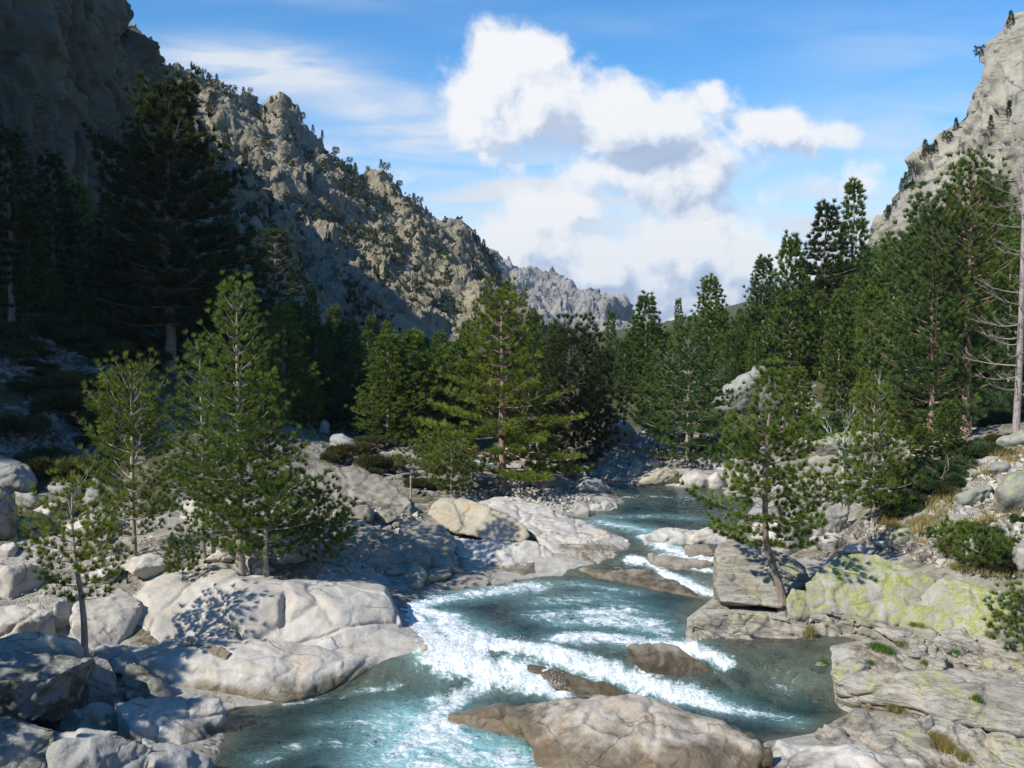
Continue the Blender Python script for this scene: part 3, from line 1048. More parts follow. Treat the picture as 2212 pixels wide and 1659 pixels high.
def ridge_sheet(name, crest, base, nu, nv, mat, amp, size, label, profile=1.0, spires=0.0, back=60.0, seed=0, crest_rough=1.0, blocks=0.0):
    C = smooth_poly(crest, nu)
    B = smooth_poly(base, nu)
    v = np.linspace(0, 1, nv)
    prof = v ** profile
    P = B[:, None, :] * (1 - v)[None, :, None] + C[:, None, :] * v[None, :, None]
    P[:, :, 2] = B[:, None, 2] + (C[:, None, 2] - B[:, None, 2]) * prof[None]
    # back side
    nb = 14
    out = C - B
    out[:, 2] = 0
    out /= np.linalg.norm(out, axis=1)[:, None] + 1e-9
    tb = np.linspace(0, 1, nb + 1)[1:]
    Bk = C[:, None, :] + out[:, None, :] * (tb * back)[None, :, None]
    Bk[:, :, 2] = C[:, None, 2] - (tb ** 1.3 * back * 1.2)[None]
    P = np.concatenate([P, Bk], 1)
    nvt = nv + nb
    Q = P.reshape(-1, 3)
    du = np.gradient(P, axis=0)
    dv = np.gradient(P, axis=1)
    nrm = np.cross(du, dv).reshape(-1, 3)
    nrm /= np.linalg.norm(nrm, axis=1)[:, None] + 1e-9
    face = (np.array([0, 0, CAM_Z]) - Q)
    sgn = np.sign((nrm * face).sum(1))
    sgn[sgn == 0] = 1
    # keep one orientation for the whole sheet
    s0 = 1 if (sgn > 0).sum() > len(sgn) / 2 else -1
    nrm *= s0
    w = fbm(Q / size * 0.5, 3, seed=seed + 1)[:, None] * size * 0.5
    Qn = (Q + w) / size
    disp = fbm(Qn * np.array([1, 1, 0.55]), 6, 0.56, seed=seed) * amp
    disp += fbm(Qn * np.array([2.2, 2.2, 0.8]), 4, 0.55, seed=seed + 5, ridge=True) * amp * 0.45
    disp += tilt(Qn * np.array([1.6, 1.6, 0.8]) + 3, seed, amp * 1.1)
    disp += tilt(Qn * np.array([4.5, 4.5, 2.2]) + 9, seed + 3, amp * 0.55)
    disp += tilt(Qn * np.array([12., 12., 7.]) + 5, seed + 6, amp * 0.22)
    damp = np.ones((nu, nvt))
    damp[:, :nv] = np.clip(v / 0.12, 0.15, 1)[None]
    fade = damp.ravel()
    Q2 = Q + nrm * (disp * fade)[:, None]
    if spires:
        g1, g2, c3 = voronoi(np.stack([Q[:, 0] / size * 2.6, Q[:, 1] / size * 2.6, 0 * Q[:, 0]], 1) + 0.4 * fbm(Qn * 2, 2, seed=9)[:, None], seed + 11)
        patch = sstep(-0.15, 0.35, fbm(Q / size * 0.6, 3, seed=seed + 21))
        sp = np.clip(1 - g1 * 1.35, 0, 1) ** 0.8 * (c3 ** 1.5) * spires * (0.25 + patch)
        Q2[:, 2] += sp * fade
    if blocks:
        g1, g2, c4 = voronoi(Q2 / (size * 0.13) * np.array([1, 1, .8]), seed + 17)
        Q2[:, 2] += (c4 - 0.3) * blocks * sstep(0.0, 0.25, g2 - g1) * fade
        g1, g2, c4 = voronoi(Q2 / (size * 0.055), seed + 19)
        Q2[:, 2] += (c4 - 0.3) * blocks * 0.55 * sstep(0.0, 0.25, g2 - g1) * fade
    Fq = grid_faces(nu, nvt)
    if s0 < 0:
        Fq = Fq[:, ::-1]
    me = mesh_np(name, Q2, Fq, True, [mat])
    me.polygons.foreach_set('use_smooth', np.zeros(len(me.polygons), bool))
    add(name, me, kind='structure', label=label)
    return Q2.reshape(nu, nvt, 3)


AY = at_y
# left slope with spires
S_LEFT = ridge_sheet('mountain', [AY(200, 40, 272), AY(330, 122, 283), AY(400, 180, 289), AY(470, 206, 294), AY(540, 236, 300), AY(582, 262, 304), AY(592, 238, 304), AY(604, 238, 305), AY(612, 266, 306), AY(640, 290, 309), AY(740, 350, 317), AY(830, 412, 325), AY(880, 450, 329), AY(950, 478, 335), AY(990, 500, 339), AY(1010, 540, 340), AY(1050, 585, 344), AY(1090, 645, 347), AY(1140, 715, 351), AY(1200, 760, 357)],
             [AY(150, 760, 150), AY(330, 750, 165), AY(480, 742, 180), AY(620, 740, 195), AY(760, 738, 212), AY(900, 738, 230), AY(1040, 738, 255), AY(1200, 770, 285)],
             900, 460, M['mt_left'], 4.2, 30.0, 'sunlit rocky mountainside with granite spires and scattered pines', spires=11.0, blocks=2.2, seed=4, back=70)
# dark cliff on the left; unseen stretch beyond the frame shaped to cast shade
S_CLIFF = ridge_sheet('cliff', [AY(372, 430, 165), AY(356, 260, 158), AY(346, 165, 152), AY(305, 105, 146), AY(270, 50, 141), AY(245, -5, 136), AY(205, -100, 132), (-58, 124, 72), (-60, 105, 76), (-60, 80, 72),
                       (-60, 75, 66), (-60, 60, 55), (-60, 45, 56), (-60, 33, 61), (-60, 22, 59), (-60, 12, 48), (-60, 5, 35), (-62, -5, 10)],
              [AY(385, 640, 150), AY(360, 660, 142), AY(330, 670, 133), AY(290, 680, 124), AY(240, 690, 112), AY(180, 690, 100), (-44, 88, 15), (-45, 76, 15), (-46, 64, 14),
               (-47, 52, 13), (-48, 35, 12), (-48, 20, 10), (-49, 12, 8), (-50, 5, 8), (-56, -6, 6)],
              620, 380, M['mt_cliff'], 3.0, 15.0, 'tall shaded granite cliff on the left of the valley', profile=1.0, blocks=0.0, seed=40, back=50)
S_SHADE_SHOULDER = ridge_sheet('mountain', [(-92, 105, 66), (-96, 130, 88), (-100, 155, 98), (-103, 185, 99), (-106, 215, 90), (-110, 245, 74)],  # added out of view to throw shade on the lower left slope
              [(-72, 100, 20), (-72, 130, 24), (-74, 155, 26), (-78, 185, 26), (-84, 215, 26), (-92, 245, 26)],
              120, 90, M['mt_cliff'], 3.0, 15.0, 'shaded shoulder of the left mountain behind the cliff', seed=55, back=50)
S_FAR = ridge_sheet('far_ridge', [AY(960, 505, 1300), AY(1010, 538, 1300), AY(1050, 548, 1300), AY(1100, 585, 1300), AY(1145, 600, 1290), AY(1200, 608, 1280), AY(1240, 634, 1260), AY(1275, 628, 1250),
                     AY(1310, 638, 1240), AY(1340, 660, 1230), AY(1362, 700, 1220), AY(1385, 760, 1200)],
            [AY(930, 790, 1000), AY(1050, 800, 1000), AY(1200, 800, 1000), AY(1320, 800, 1000), AY(1400, 800, 1020)],
            420, 240, M['mt_far'], 13.0, 80.0, 'hazy far ridge of grey rock towers at the valley head', spires=24.0, blocks=4.0, seed=73, back=200)
S_RIGHT = ridge_sheet('cliff', [AY(1840, 640, 235), AY(1895, 500, 225), AY(1925, 445, 218), AY(1950, 392, 212), AY(1990, 345, 206), AY(2050, 296, 200), AY(2085, 240, 196), AY(2115, 205, 192),
                       AY(2135, 150, 188), AY(2175, 85, 184), AY(2215, 30, 180), AY(2300, -60, 172), AY(2500, -200, 160), (130, 110, 95), (130, 60, 80)],
              [AY(1860, 700, 190), AY(1900, 690, 186), AY(1960, 680, 180), AY(2060, 670, 172), AY(2180, 650, 160), AY(2300, 640, 150), AY(2500, 600, 130), (80, 90, 30), (85, 50, 28)],
              560, 340, M['mt_right'], 3.0, 18.0, 'pale sunlit granite cliff rising on the right of the valley', profile=0.85, blocks=0.0, seed=90, back=60)

# ================================================================ rocks
def hull_bm(pieces):
    bm = bmesh.new()
    for pts in pieces:
        vs = [bm.verts.new(p) for p in pts]
        r = bmesh.ops.convex_hull(bm, input=vs, use_existing_faces=False)
        junk = [e for e in set(r['geom_interior'] + r['geom_unused']) if isinstance(e, bmesh.types.BMVert) and e.is_valid]
        bmesh.ops.delete(bm, geom=[v for v in junk if not v.link_faces], context='VERTS')
    bmesh.ops.recalc_face_normals(bm, faces=bm.faces)
    return bm


def remeshed(pieces, voxel, smooth_it=6, seed=0, amp=0.12, freq=0.8, crack=0.05, crack_f=0.45, fine=0.02, aniso=(1, 1, 1.0), facet=0.000, strata=0.0, mats=(), name='rock', tl=0.10, tl_f=0.9):
    bm = hull_bm(pieces)
    tmp = bpy.data.meshes.new('tmp')
    bm.to_mesh(tmp)
    bm.free()
    ob = bpy.data.objects.new('tmp', tmp)
    COL.objects.link(ob)
    md = ob.modifiers.new('r', 'REMESH')
    md.mode = 'VOXEL'
    md.voxel_size = voxel
    ms = ob.modifiers.new('s', 'SMOOTH')
    ms.factor = 0.6
    ms.iterations = smooth_it
    dg = bpy.context.evaluated_depsgraph_get()
    ev = ob.evaluated_get(dg)
    me = bpy.data.meshes.new_from_object(ev)
    bpy.data.objects.remove(ob)
    bpy.data.meshes.remove(tmp)
    n = len(me.vertices)
    co = np.empty(n * 3, np.float32)
    me.vertices.foreach_get('co', co)
    co = co.reshape(-1, 3).astype(float)
    nr = np.empty(n * 3, np.float32)
    me.vertices.foreach_get('normal', nr)
    nr = nr.reshape(-1, 3).astype(float)
    P = co * np.array(aniso)
    d = fbm(P * freq, 4, 0.5, seed=seed) * amp
    if tl:
        PW = P + 0.12 * np.stack([fbm(P * 1.5, 2, seed=seed + 60 + i) for i in range(3)], 1)
        d += tilt(PW * tl_f, seed + 41, tl) + tilt(PW * tl_f * 2.7, seed + 43, tl * 0.35)
    if facet:
        f1, f2, cid = voronoi(P * freq * 1.5 + 0.3 * fbm(P * freq * 2, 2, seed=seed + 8)[:, None], seed + 2)
        d += (cid - 0.5) * facet * sstep(0, 0.25, f2 - f1)
    if crack:
        w = np.stack([fbm(P * crack_f * 1.5, 3, seed=seed + 30 + i) for i in range(3)], 1) * 0.25
        PR = np.stack([P[:, 0] * 0.8 + P[:, 2] * 0.6, P[:, 1] * .7, P[:, 2] * 1.7 - P[:, 0] * 0.5], 1)
        f1, f2, cid = voronoi(PR * crack_f * 1.2 + w, seed + 4)
        e = f2 - f1
        d -= crack * np.exp(-(e / 0.045) ** 2)
    if strata:
        q = P[:, 2] * 1.0 + P[:, 0] * 0.42 - P[:, 1] * 0.15 + 0.35 * fbm(P * 0.5, 3, seed=seed + 77)
        q = q * 2.6
        saw = (q - np.floor(q))
        hk = (_hash(np.floor(q).astype(int), np.zeros(n, int), np.zeros(n, int), seed) & 255) / 255.0
        d += strata * (sstep(0, 0.2, saw) * (1 - sstep(0.8, 1.0, saw)) * (0.4 + 0.6 * hk) - 0.4)
    d += fbm(P * freq * 6, 4, 0.6, seed=seed + 12) * fine
    co += nr * d[:, None]
    me.vertices.foreach_set('co', co.astype(np.float32).ravel())
    me.polygons.foreach_set('use_smooth', np.ones(len(me.polygons), bool))
    me.materials.clear()
    for m_ in mats:
        me.materials.append(m_)
    me.name = name
    me.update()
    return me


def PX(*pts, drop=0.0, grow=0.0):
    """photo points with a height each -> places in the world; drop adds a foot below"""
    w = [at_z(*p) for p in pts]
    if drop:
        c = np.mean(w, 0)
        for q in list(w):
            r = q.copy()
            r[:2] += (q[:2] - c[:2]) * grow
            r[2] -= drop
            w.append(r)
    return w


def SIL(pts, anchor=None, depth=0.9, sink=0.15, Y=None):
    """a solid with the given outline standing where its foot meets the ground"""
    pts = np.array(pts, float)
    cx, cy, lo = pts[:, 0].mean(), pts[:, 1].mean(), pts[:, 1].max()
    if anchor is None:
        anchor = (cx, lo - 0.10 * (lo - pts[:, 1].min()))
    if Y is None:
        h = hit([anchor[0]], [anchor[1]])[0]
        Y = h[1]
    w = (pts[:, 0].max() - pts[:, 0].min()) / F * Y * depth
    out = []
    for (k, dy) in ((1.0, 0.40), (0.82, 0.08), (0.82, 0.75), (0.45, -0.06), (0.45, 0.92)):
        for p in pts:
            q = (cx + (p[0] - cx) * k, cy + (p[1] - cy) * k)
            out.append(at_y(q[0], q[1], Y + dy * w))
    for p in pts[pts[:, 1] > cy + 0.3 * (lo - cy)]:
        r = at_y(p[0], p[1], Y + 0.4 * w)
        r[2] -= sink * w + 0.15
        out.append(r)
    return out


_rs = [0]


def rock(name, label, mat, pieces, voxel=0.06, category='rock', group=None, **kw):
    _rs[0] += 1
    me = remeshed(pieces, voxel, seed=kw.pop('seed', _rs[0] * 13), mats=[M[mat]], name=name, **kw)
    return add(name, me, label=label, category=category, group=group, kind='thing')


# --- left bank: the big pale outcrop
rock('granite_outcrop', 'big pale rounded granite outcrop with diagonal cracks under the left pines', 'pale', [
    PX((335, 1228, 2.1), (440, 1226, 2.4), (512, 1234, 2.4), (285, 1290, 1.8), (240, 1352, 1.15), (243, 1400, 0.75), (420, 1392, .95), (498, 1415, .75), (530, 1400, .85), (470, 1265, 2.2),
       (330, 1216, 1.9), (300, 1250, 1.2), (520, 1225, 1.6)),
    PX((462, 1264, 2.25), (515, 1247, 2.45), (618, 1258, 2.35), (600, 1300, 2.05), (488, 1330, 1.75), (546, 1405, .85), (610, 1405, .85), (590, 1345, 1.5), (505, 1350, 1.4), (560, 1240, 1.2)),
    PX((618, 1256, 2.4), (686, 1266, 2.25), (757, 1279, 2.1), (832, 1275, 2.0), (846, 1293, 1.85), (868, 1340, 1.3), (880, 1395, .5), (858, 1432, .3), (761, 1434, .42), (700, 1412, .75), (600, 1405, .85),
       (640, 1290, 2.15), (740, 1315, 1.85), (830, 1262, 1.2), (640, 1245, 1.4)),
    PX((300, 1245, 1.9), (560, 1238, 2.2), (690, 1262, 2.1), (560, 1300, 1.6), (330, 1350, 1.2), (560, 1395, 0.9), (300, 1392, .9), (560, 1395, .6)),
], voxel=0.05, amp=0.10, freq=0.55, crack=0.09, crack_f=0.24, fine=0.010, smooth_it=5, tl=.13, tl_f=.5)
rock('granite_slab', 'sloping pale slab joining the big outcrop to the smallest pine', 'pale', [
    PX((160, 1300, 1.95), (260, 1262, 2.05), (310, 1300, 1.8), (262, 1352, 1.3), (250, 1402, .9), (180, 1412, 1.0), (150, 1360, 1.5), drop=0.8)], voxel=0.05, amp=0.10, freq=0.6, crack=0.06, crack_f=.3)
rock('granite_shelf', 'smooth grey granite shelf at the waterline under the big pale outcrop', 'pale', [
    PX((225, 1398, 1.05), (420, 1380, 1.15), (640, 1384, 1.1), (850, 1424, .5), (760, 1424, .75), (774, 1470, 0.02), (705, 1500, 0.0), (616, 1519, 0), (500, 1514, 0), (430, 1500, .1),
       (300, 1432, .85), (430, 1442, .8), (560, 1440, .85), (690, 1430, .75), (360, 1480, .35), (330, 1500, 0)) + PX((774, 1470, -.8), (616, 1522, -.9), (470, 1514, -.9), (300, 1450, -.9), (640, 1390, -.5)),
    PX((640, 1400, .95), (720, 1402, .9), (770, 1440, .5), (745, 1478, 0.05), (655, 1470, .4), (650, 1430, .85), (700, 1500, -.7), (720, 1420, .85)),
], voxel=0.05, amp=0.098, freq=0.5, crack=0.04, crack_f=0.28, smooth_it=6, fine=0.01)
rock('rock_ledge', 'low water-washed grey ledge at the right foot of the pale outcrop', 'pale', [
    PX((752, 1428, .5), (860, 1418, .45), (925, 1440, .22), (912, 1456, 0.05), (820, 1470, 0), (760, 1472, .02), drop=0.9)], voxel=0.05, amp=0.098, freq=0.9)
rock('boulder', 'small dark brown boulder wedged between the pale outcrop and the white water', 'wetrock', [
    PX((872, 1368, .95), (892, 1362, .9), (904, 1385, .7), (902, 1404, .45), (878, 1404, .45), drop=0.6)], voxel=0.04, amp=0.06, freq=2, category='boulder')
rock('loose_stone', 'long fallen pale stone resting on the grey shelf', 'pale_mid', [
    PX((405, 1374, 1.25), (470, 1385, 1.25), (500, 1405, 1.1), (490, 1420, .98), (440, 1412, 1.0), (410, 1395, 1.1), drop=0.22)], voxel=0.035, amp=0.05, freq=1.5, crack=0, category='stone')

# --- left foreground blocks
rock('granite_block', 'large block at the left edge with pale top and dark mossy front', 'dark_block', [
    PX((-60, 1405, 2.0), (60, 1412, 2.0), (200, 1420, 1.9), (205, 1432, 1.7), (190, 1450, 1.4), (110, 1466, 1.7), (-60, 1478, 1.8), (-60, 1548, .8), (80, 1560, .6), (135, 1556, .4), (180, 1500, .7)) + PX((-60, 1440, 0), (180, 1440, 0), (130, 1560, -.1))],
    voxel=0.045, amp=0.098, freq=0.9, crack=0.05, facet=0.035, smooth_it=4)
rock('granite_block', 'bottom left corner block with a dark rough side', 'dark_block', [
    PX((-60, 1540, 1.6), (60, 1552, 1.6), (120, 1566, 1.45), (112, 1620, .9), (98, 1700, .3), (-60, 1700, .6), (-60, 1590, 1.2), drop=0.9)], voxel=0.045, amp=0.12, freq=1.0, facet=0.042, smooth_it=4)
rock('granite_block', 'grey angular block second from the bottom left corner', 'shelf', [
    PX((112, 1610, 1.2), (200, 1588, 1.35), (262, 1580, 1.3), (332, 1606, .95), (318, 1640, .55), (295, 1710, .1), (100, 1710, .5), (180, 1640, 1.0), drop=0.8)], voxel=0.045, amp=0.12, freq=1.0, facet=0.035, smooth_it=4)
rock('granite_block', 'rounded grey block at the water edge near the bottom left', 'shelf', [
    PX((305, 1588, .9), (392, 1610, .75), (455, 1632, .4), (476, 1660, .0), (450, 1720, -.1), (310, 1720, .2), (335, 1640, .75), drop=0.8)], voxel=0.045, amp=0.10, freq=1.0, facet=0.025)
rock('granite_slab', 'flat sunlit slab jutting into the lower pool on the left', 'pale', [
    PX((240, 1513, 1.05), (374, 1502, .95), (474, 1514, .75), (486, 1536, .55), (478, 1562, .3), (462, 1582, .0), (410, 1560, .5), (400, 1540, .7), drop=0.9),
    PX((250, 1522, .98), (400, 1540, .7), (420, 1572, .4), (466, 1590, .1), (450, 1615, 0), (390, 1612, .2), (285, 1572, .7), drop=0.8)],
    voxel=0.045, amp=0.12, freq=1.0, crack=0.06, facet=0.021, smooth_it=4)
rock('granite_slab', 'small half-lit slab wedged between the bottom left blocks', 'pale', [
    PX((115, 1575, 1.15), (180, 1572, 1.15), (258, 1578, 1.0), (200, 1600, 1.0), (110, 1610, 1.0), drop=0.7)], voxel=0.045, amp=0.08, freq=1.0, facet=0.017)
rock('granite_slab', 'wide pale slab behind the large mossy block at the left edge', 'pale', [
    PX((-60, 1372, 2.1), (66, 1364, 2.2), (170, 1369, 2.1), (175, 1385, 1.95), (168, 1412, 1.6), (95, 1410, 1.7), (-60, 1412, 1.75), drop=1.2)], voxel=0.05, amp=0.10, freq=0.9, facet=0.025)
rock('granite_block', 'cracked pale block right of the mossy block', 'shelf', [
    PX((200, 1414, 1.7), (240, 1418, 1.65), (262, 1455, 1.2), (266, 1496, .7), (205, 1508, .6), (185, 1470, 1.1), drop=1.0)], voxel=0.045, amp=0.10, freq=1.0, facet=0.025)
rock('boulder', 'dark shaded boulder in the gap beside the grey shelf', 'dark_block', [
    PX((268, 1420, 1.4), (300, 1430, 1.3), (335, 1470, .8), (378, 1500, .35), (300, 1510, .3), (262, 1470, .8), drop=0.9)], voxel=0.05, amp=0.10, freq=1.2, category='boulder')
rock('boulder', 'low dark brown boulder under the jutting slab', 'dark_block', [
    PX((150, 1530, 1.0), (220, 1514, 1.0), (270, 1530, .8), (275, 1568, .5), (180, 1580, .5), (130, 1560, .7), drop=0.8)], voxel=0.05, amp=0.10, freq=1.2, category='boulder')
for i, (pts, lb) in enumerate([
    ([(-60, 1215, 2.3), (62, 1222, 2.3), (64, 1245, 2.1), (20, 1262, 1.9), (-60, 1262, 2.0)], 'pale flat slab at the left edge above the gravel patch'),
    ([(118, 1300, 2.1), (165, 1278, 2.2), (172, 1300, 1.9), (170, 1355, 1.2), (135, 1350, 1.3), (110, 1330, 1.7)], 'upright pale block beside the smallest left pine'),
    ([(-60, 1310, 2.05), (90, 1300, 2.1), (120, 1322, 1.9), (40, 1345, 1.8), (-60, 1350, 1.8)], 'thin bedded pale slab on the gravel at the left edge'),
    ([(20, 1180, 2.5), (160, 1172, 2.5), (250, 1188, 2.3), (240, 1206, 2.1), (60, 1212, 2.2)], 'broad flat bedrock pavement behind the left pines'),
    ([(180, 1210, 2.35), (330, 1185, 2.4), (400, 1200, 2.3), (300, 1235, 2.1), (230, 1262, 1.9), (190, 1250, 2.0)], 'pale bedrock around the foot of the second left pine'),
]):
    rock('granite_slab', lb, 'pale', [PX(*pts, drop=0.7, grow=0.05)], voxel=0.055, amp=0.12, freq=0.9, crack=0.07, facet=0.025)
rock('boulder', 'huge mossy boulder cut by the left edge of the view', 'dark_block', [
    SIL([(-150, 1030), (-20, 1028), (22, 1060), (38, 1110), (30, 1160), (-40, 1190), (-150, 1190)])], voxel=0.06, amp=0.105, freq=0.8, category='boulder')
rock('boulder', 'large round shaded boulder behind the mossy one at the left edge', 'greyb', [
    SIL([(-80, 990), (0, 985), (50, 1000), (82, 1040), (80, 1075), (0, 1075), (-80, 1060)])], voxel=0.07, amp=0.12, freq=0.7, category='boulder')
rock('boulder', 'low greenish boulder behind the smallest left pine', 'greyb', [
    SIL([(85, 1050), (130, 1040), (180, 1048), (185, 1075), (100, 1075)])], voxel=0.07, amp=0.12, freq=0.9, category='boulder')
rock('boulder', 'pale angular boulder wedged beside the mossy left boulder', 'shelf', [
    SIL([(30, 1062), (78, 1062), (88, 1085), (75, 1108), (36, 1098)])], voxel=0.055, amp=0.10, freq=1.0, facet=0.028, category='boulder')
rock('boulder', 'pointed pale boulder between the two smaller left pines', 'greyb', [
    SIL([(200, 1030), (215, 1035), (232, 1075), (228, 1100), (180, 1100), (186, 1060)])], voxel=0.06, amp=0.12, freq=1.0, category='boulder')

# --- middle of the left bank
rock('rock_outcrop', 'layered tan outcrop behind the left pines, sloping down to the right', 'bank', [
    PX((672, 1018, 4.0), (690, 1003, 4.2), (775, 1000, 4.1), (836, 1034, 3.5), (890, 1088, 2.7), (800, 1095, 2.6), (720, 1080, 3.0), (680, 1060, 3.3), drop=1.0)],
    voxel=0.07, amp=0.2, freq=0.7, strata=0.10, facet=0.035, crack=0.05, smooth_it=3)
rock('rock_outcrop', 'shaded brown rock bank above the dark corner of the middle pool', 'bank', [
    PX((700, 1130, 2.9), (780, 1120, 3.0), (870, 1150, 2.6), (930, 1200, 1.9), (900, 1262, 1.0), (780, 1262, 1.0), (700, 1240, 1.5), (660, 1190, 2.1), drop=0.9)],
    voxel=0.07, amp=0.3, freq=0.8, facet=0.063, crack=0.1, smooth_it=3)
rock('rock_ledge', 'cracked brown ledge between the golden boulder and the shaded bank', 'bank', [
    PX((880, 1112, 2.9), (960, 1130, 2.7), (985, 1165, 2.2), (990, 1215, 1.5), (900, 1240, 1.2), (850, 1190, 2.0), (860, 1140, 2.6), drop=0.9)],
    voxel=0.06, amp=0.154, freq=1.0, facet=0.049, crack=0.1, smooth_it=3)
rock('boulder', 'big golden rounded boulder perched on the left bank above the white slab', 'golden', [
    PX((925, 1112, 2.6), (935, 1090, 3.0), (955, 1074, 3.3), (1000, 1078, 3.3), (1043, 1092, 3.1), (1095, 1111, 2.8), (1135, 1138, 2.4), (1147, 1156, 2.1), (1134, 1171, 1.9), (1068, 1168, 1.9),
       (990, 1152, 2.1), (950, 1135, 2.35)) + PX((980, 1085, 1.9), (1080, 1110, 1.7))], voxel=0.05, amp=0.098, freq=0.8, crack=0.03, fine=0.02, smooth_it=8, category='boulder')
rock('granite_slab', 'long white polished slab running down into the rapids', 'pale_mid', [
    PX((1030, 1088, 2.6), (1060, 1074, 2.75), (1110, 1070, 2.8), (1175, 1096, 2.4), (1240, 1124, 2.1), (1316, 1150, 1.95), (1358, 1166, 1.75), (1350, 1185, 1.5), (1325, 1215, 1.15), (1245, 1222, 1.1), (1195, 1190, 1.55),
       (1150, 1150, 2.1), (1080, 1110, 2.5), drop=0.8)], voxel=0.055, amp=0.112, freq=0.8, crack=0.07, aniso=(1, 1, 1.6), smooth_it=4, facet=0.021)
rock('granite_slab', 'dappled slab under the golden boulder at the pool edge', 'pale_mid', [
    PX((980, 1160, 2.0), (1070, 1168, 2.0), (1150, 1170, 1.9), (1192, 1190, 1.6), (1215, 1216, 1.15), (1195, 1240, .95), (1110, 1250, .92), (1020, 1240, 1.0), (985, 1200, 1.5), drop=0.8)],
    voxel=0.055, amp=0.126, freq=0.9, crack=0.07, smooth_it=4, facet=0.028)
rock('rock_ledge', 'flat dark ledge at the back corner of the middle pool', 'bank', [
    PX((960, 1238, 1.25), (1040, 1240, 1.2), (1120, 1248, 1.1), (1080, 1260, 1.0), (900, 1275, 1.0), (850, 1284, .98), (840, 1262, 1.2), drop=0.6)], voxel=0.055, amp=0.098, freq=1.0, facet=0.028)
rock('granite_slab', 'flat pale slab at the tip of the cobble bar', 'pale', [
    PX((1272, 1085, 2.15), (1330, 1080, 2.1), (1338, 1092, 1.95), (1320, 1102, 1.8), (1280, 1100, 1.85), drop=0.5)], voxel=0.055, amp=0.08, freq=1.2)
rock('boulder', 'upright pale boulder on the cobble bar by the upper pool', 'boulder', [
    PX((1240, 1080, 2.4), (1262, 1078, 2.4), (1275, 1100, 2.1), (1270, 1112, 1.85), (1242, 1112, 1.85), drop=0.4)], voxel=0.05, amp=0.06, freq=1.5, category='boulder')
rock('boulder', 'white pyramid shaped boulder at the edge of the cobble bar', 'pale', [
    PX((1190, 1096, 2.35), (1212, 1094, 2.35), (1232, 1118, 1.9), (1180, 1116, 1.9), (1210, 1122, 1.8), drop=0.4)], voxel=0.05, amp=0.06, freq=1.5, category='boulder')
rock('boulder', 'large rounded grey boulder in the shade upstream of the centre pine', 'greyb', [
    SIL([(1240, 1048), (1262, 1032), (1300, 1034), (1322, 1056), (1310, 1068), (1240, 1066)])], voxel=0.06, amp=0.1, freq=1.0, category='boulder')
rock('boulder', 'flat topped shaded boulder beside the shadowed stream bend', 'greyb', [
    SIL([(1150, 1036), (1200, 1024), (1245, 1040), (1235, 1056), (1160, 1056)])], voxel=0.06, amp=0.1, freq=1.0, category='boulder')

# --- the rapids
rock('rock_island', 'large tan rock island in the foreground with a dark wet face', 'fore', [
    PX((1122, 1560, .45), (1175, 1517, .75), (1268, 1519, .95), (1318, 1511, 1.05), (1392, 1512, 1.05), (1428, 1528, .95), (1542, 1556, .85), (1615, 1582, .75), (1640, 1612, .6), (1636, 1720, -.1), (1560, 1720, -.1), (1250, 1568, .8),
       (1480, 1620, .72), (1175, 1612, .1), (1185, 1720, -.3)) + PX((1130, 1590, -.5), (1400, 1515, -.6), (1640, 1600, -.6), (1180, 1720, -.9), (1640, 1720, -.9)),
    PX((962, 1540, .18), (1000, 1532, .22), (1068, 1526, .35), (1180, 1518, .5), (1200, 1560, .5), (1125, 1590, .05), (1050, 1570, .02), (970, 1556, .02), drop=0.7)],
    voxel=0.045, amp=0.10, freq=0.7, crack=0.05, crack_f=.26, tl=.14, smooth_it=4, facet=0.025)
rock('rock', 'wet brown rock hump in the lip of the rapids below the right ledge', 'wetrock', [
    PX((1350, 1392, 1.15), (1440, 1384, 1.3), (1475, 1400, 1.1), (1510, 1420, .9), (1548, 1445, .65), (1562, 1488, .1), (1482, 1474, .3), (1400, 1430, .8), drop=1.0)], voxel=0.045, amp=0.098, freq=1.0, crack=0.0, smooth_it=8)
rock('rock', 'submerged slab showing between the two white cascades', 'wetrock', [
    PX((1080, 1418, .72), (1170, 1432, .62), (1260, 1470, .36), (1360, 1490, .2), (1355, 1512, .05), (1240, 1500, .12), (1130, 1450, .42), drop=0.8)], voxel=0.05, amp=0.07, freq=1.0, crack=0.0, smooth_it=8)
rock('rock_ledge', 'thin tan ledge between the upper pool and the stepped cascade', 'pale_mid', [
    PX((1392, 1155, 2.0), (1425, 1140, 2.1), (1530, 1139, 2.15), (1575, 1150, 2.05), (1570, 1166, 1.8), (1480, 1166, 1.8), (1395, 1162, 1.8), drop=0.6)], voxel=0.05, amp=0.1, freq=1.2, strata=.04)
for i, (pts, lb) in enumerate([
    ([(1240, 1228, 1.12), (1330, 1222, 1.25), (1420, 1235, 1.25), (1530, 1290, 1.05), (1460, 1280, 1.02), (1330, 1250, 1.02)], 'long half drowned slab below the stepped cascade'),
    ([(1400, 1196, 1.62), (1470, 1200, 1.58), (1540, 1215, 1.45), (1470, 1222, 1.38), (1410, 1212, 1.42)], 'small wet rock in the middle of the stepped cascade'),
    ([(1480, 1178, 1.85), (1530, 1176, 1.85), (1540, 1190, 1.7), (1490, 1190, 1.7)], 'wet rock at the top of the stepped cascade'),
]):
    rock('rock', lb, 'wetrock', [PX(*pts, drop=0.6)], voxel=0.05, amp=0.06, freq=1.2, crack=0, smooth_it=8)

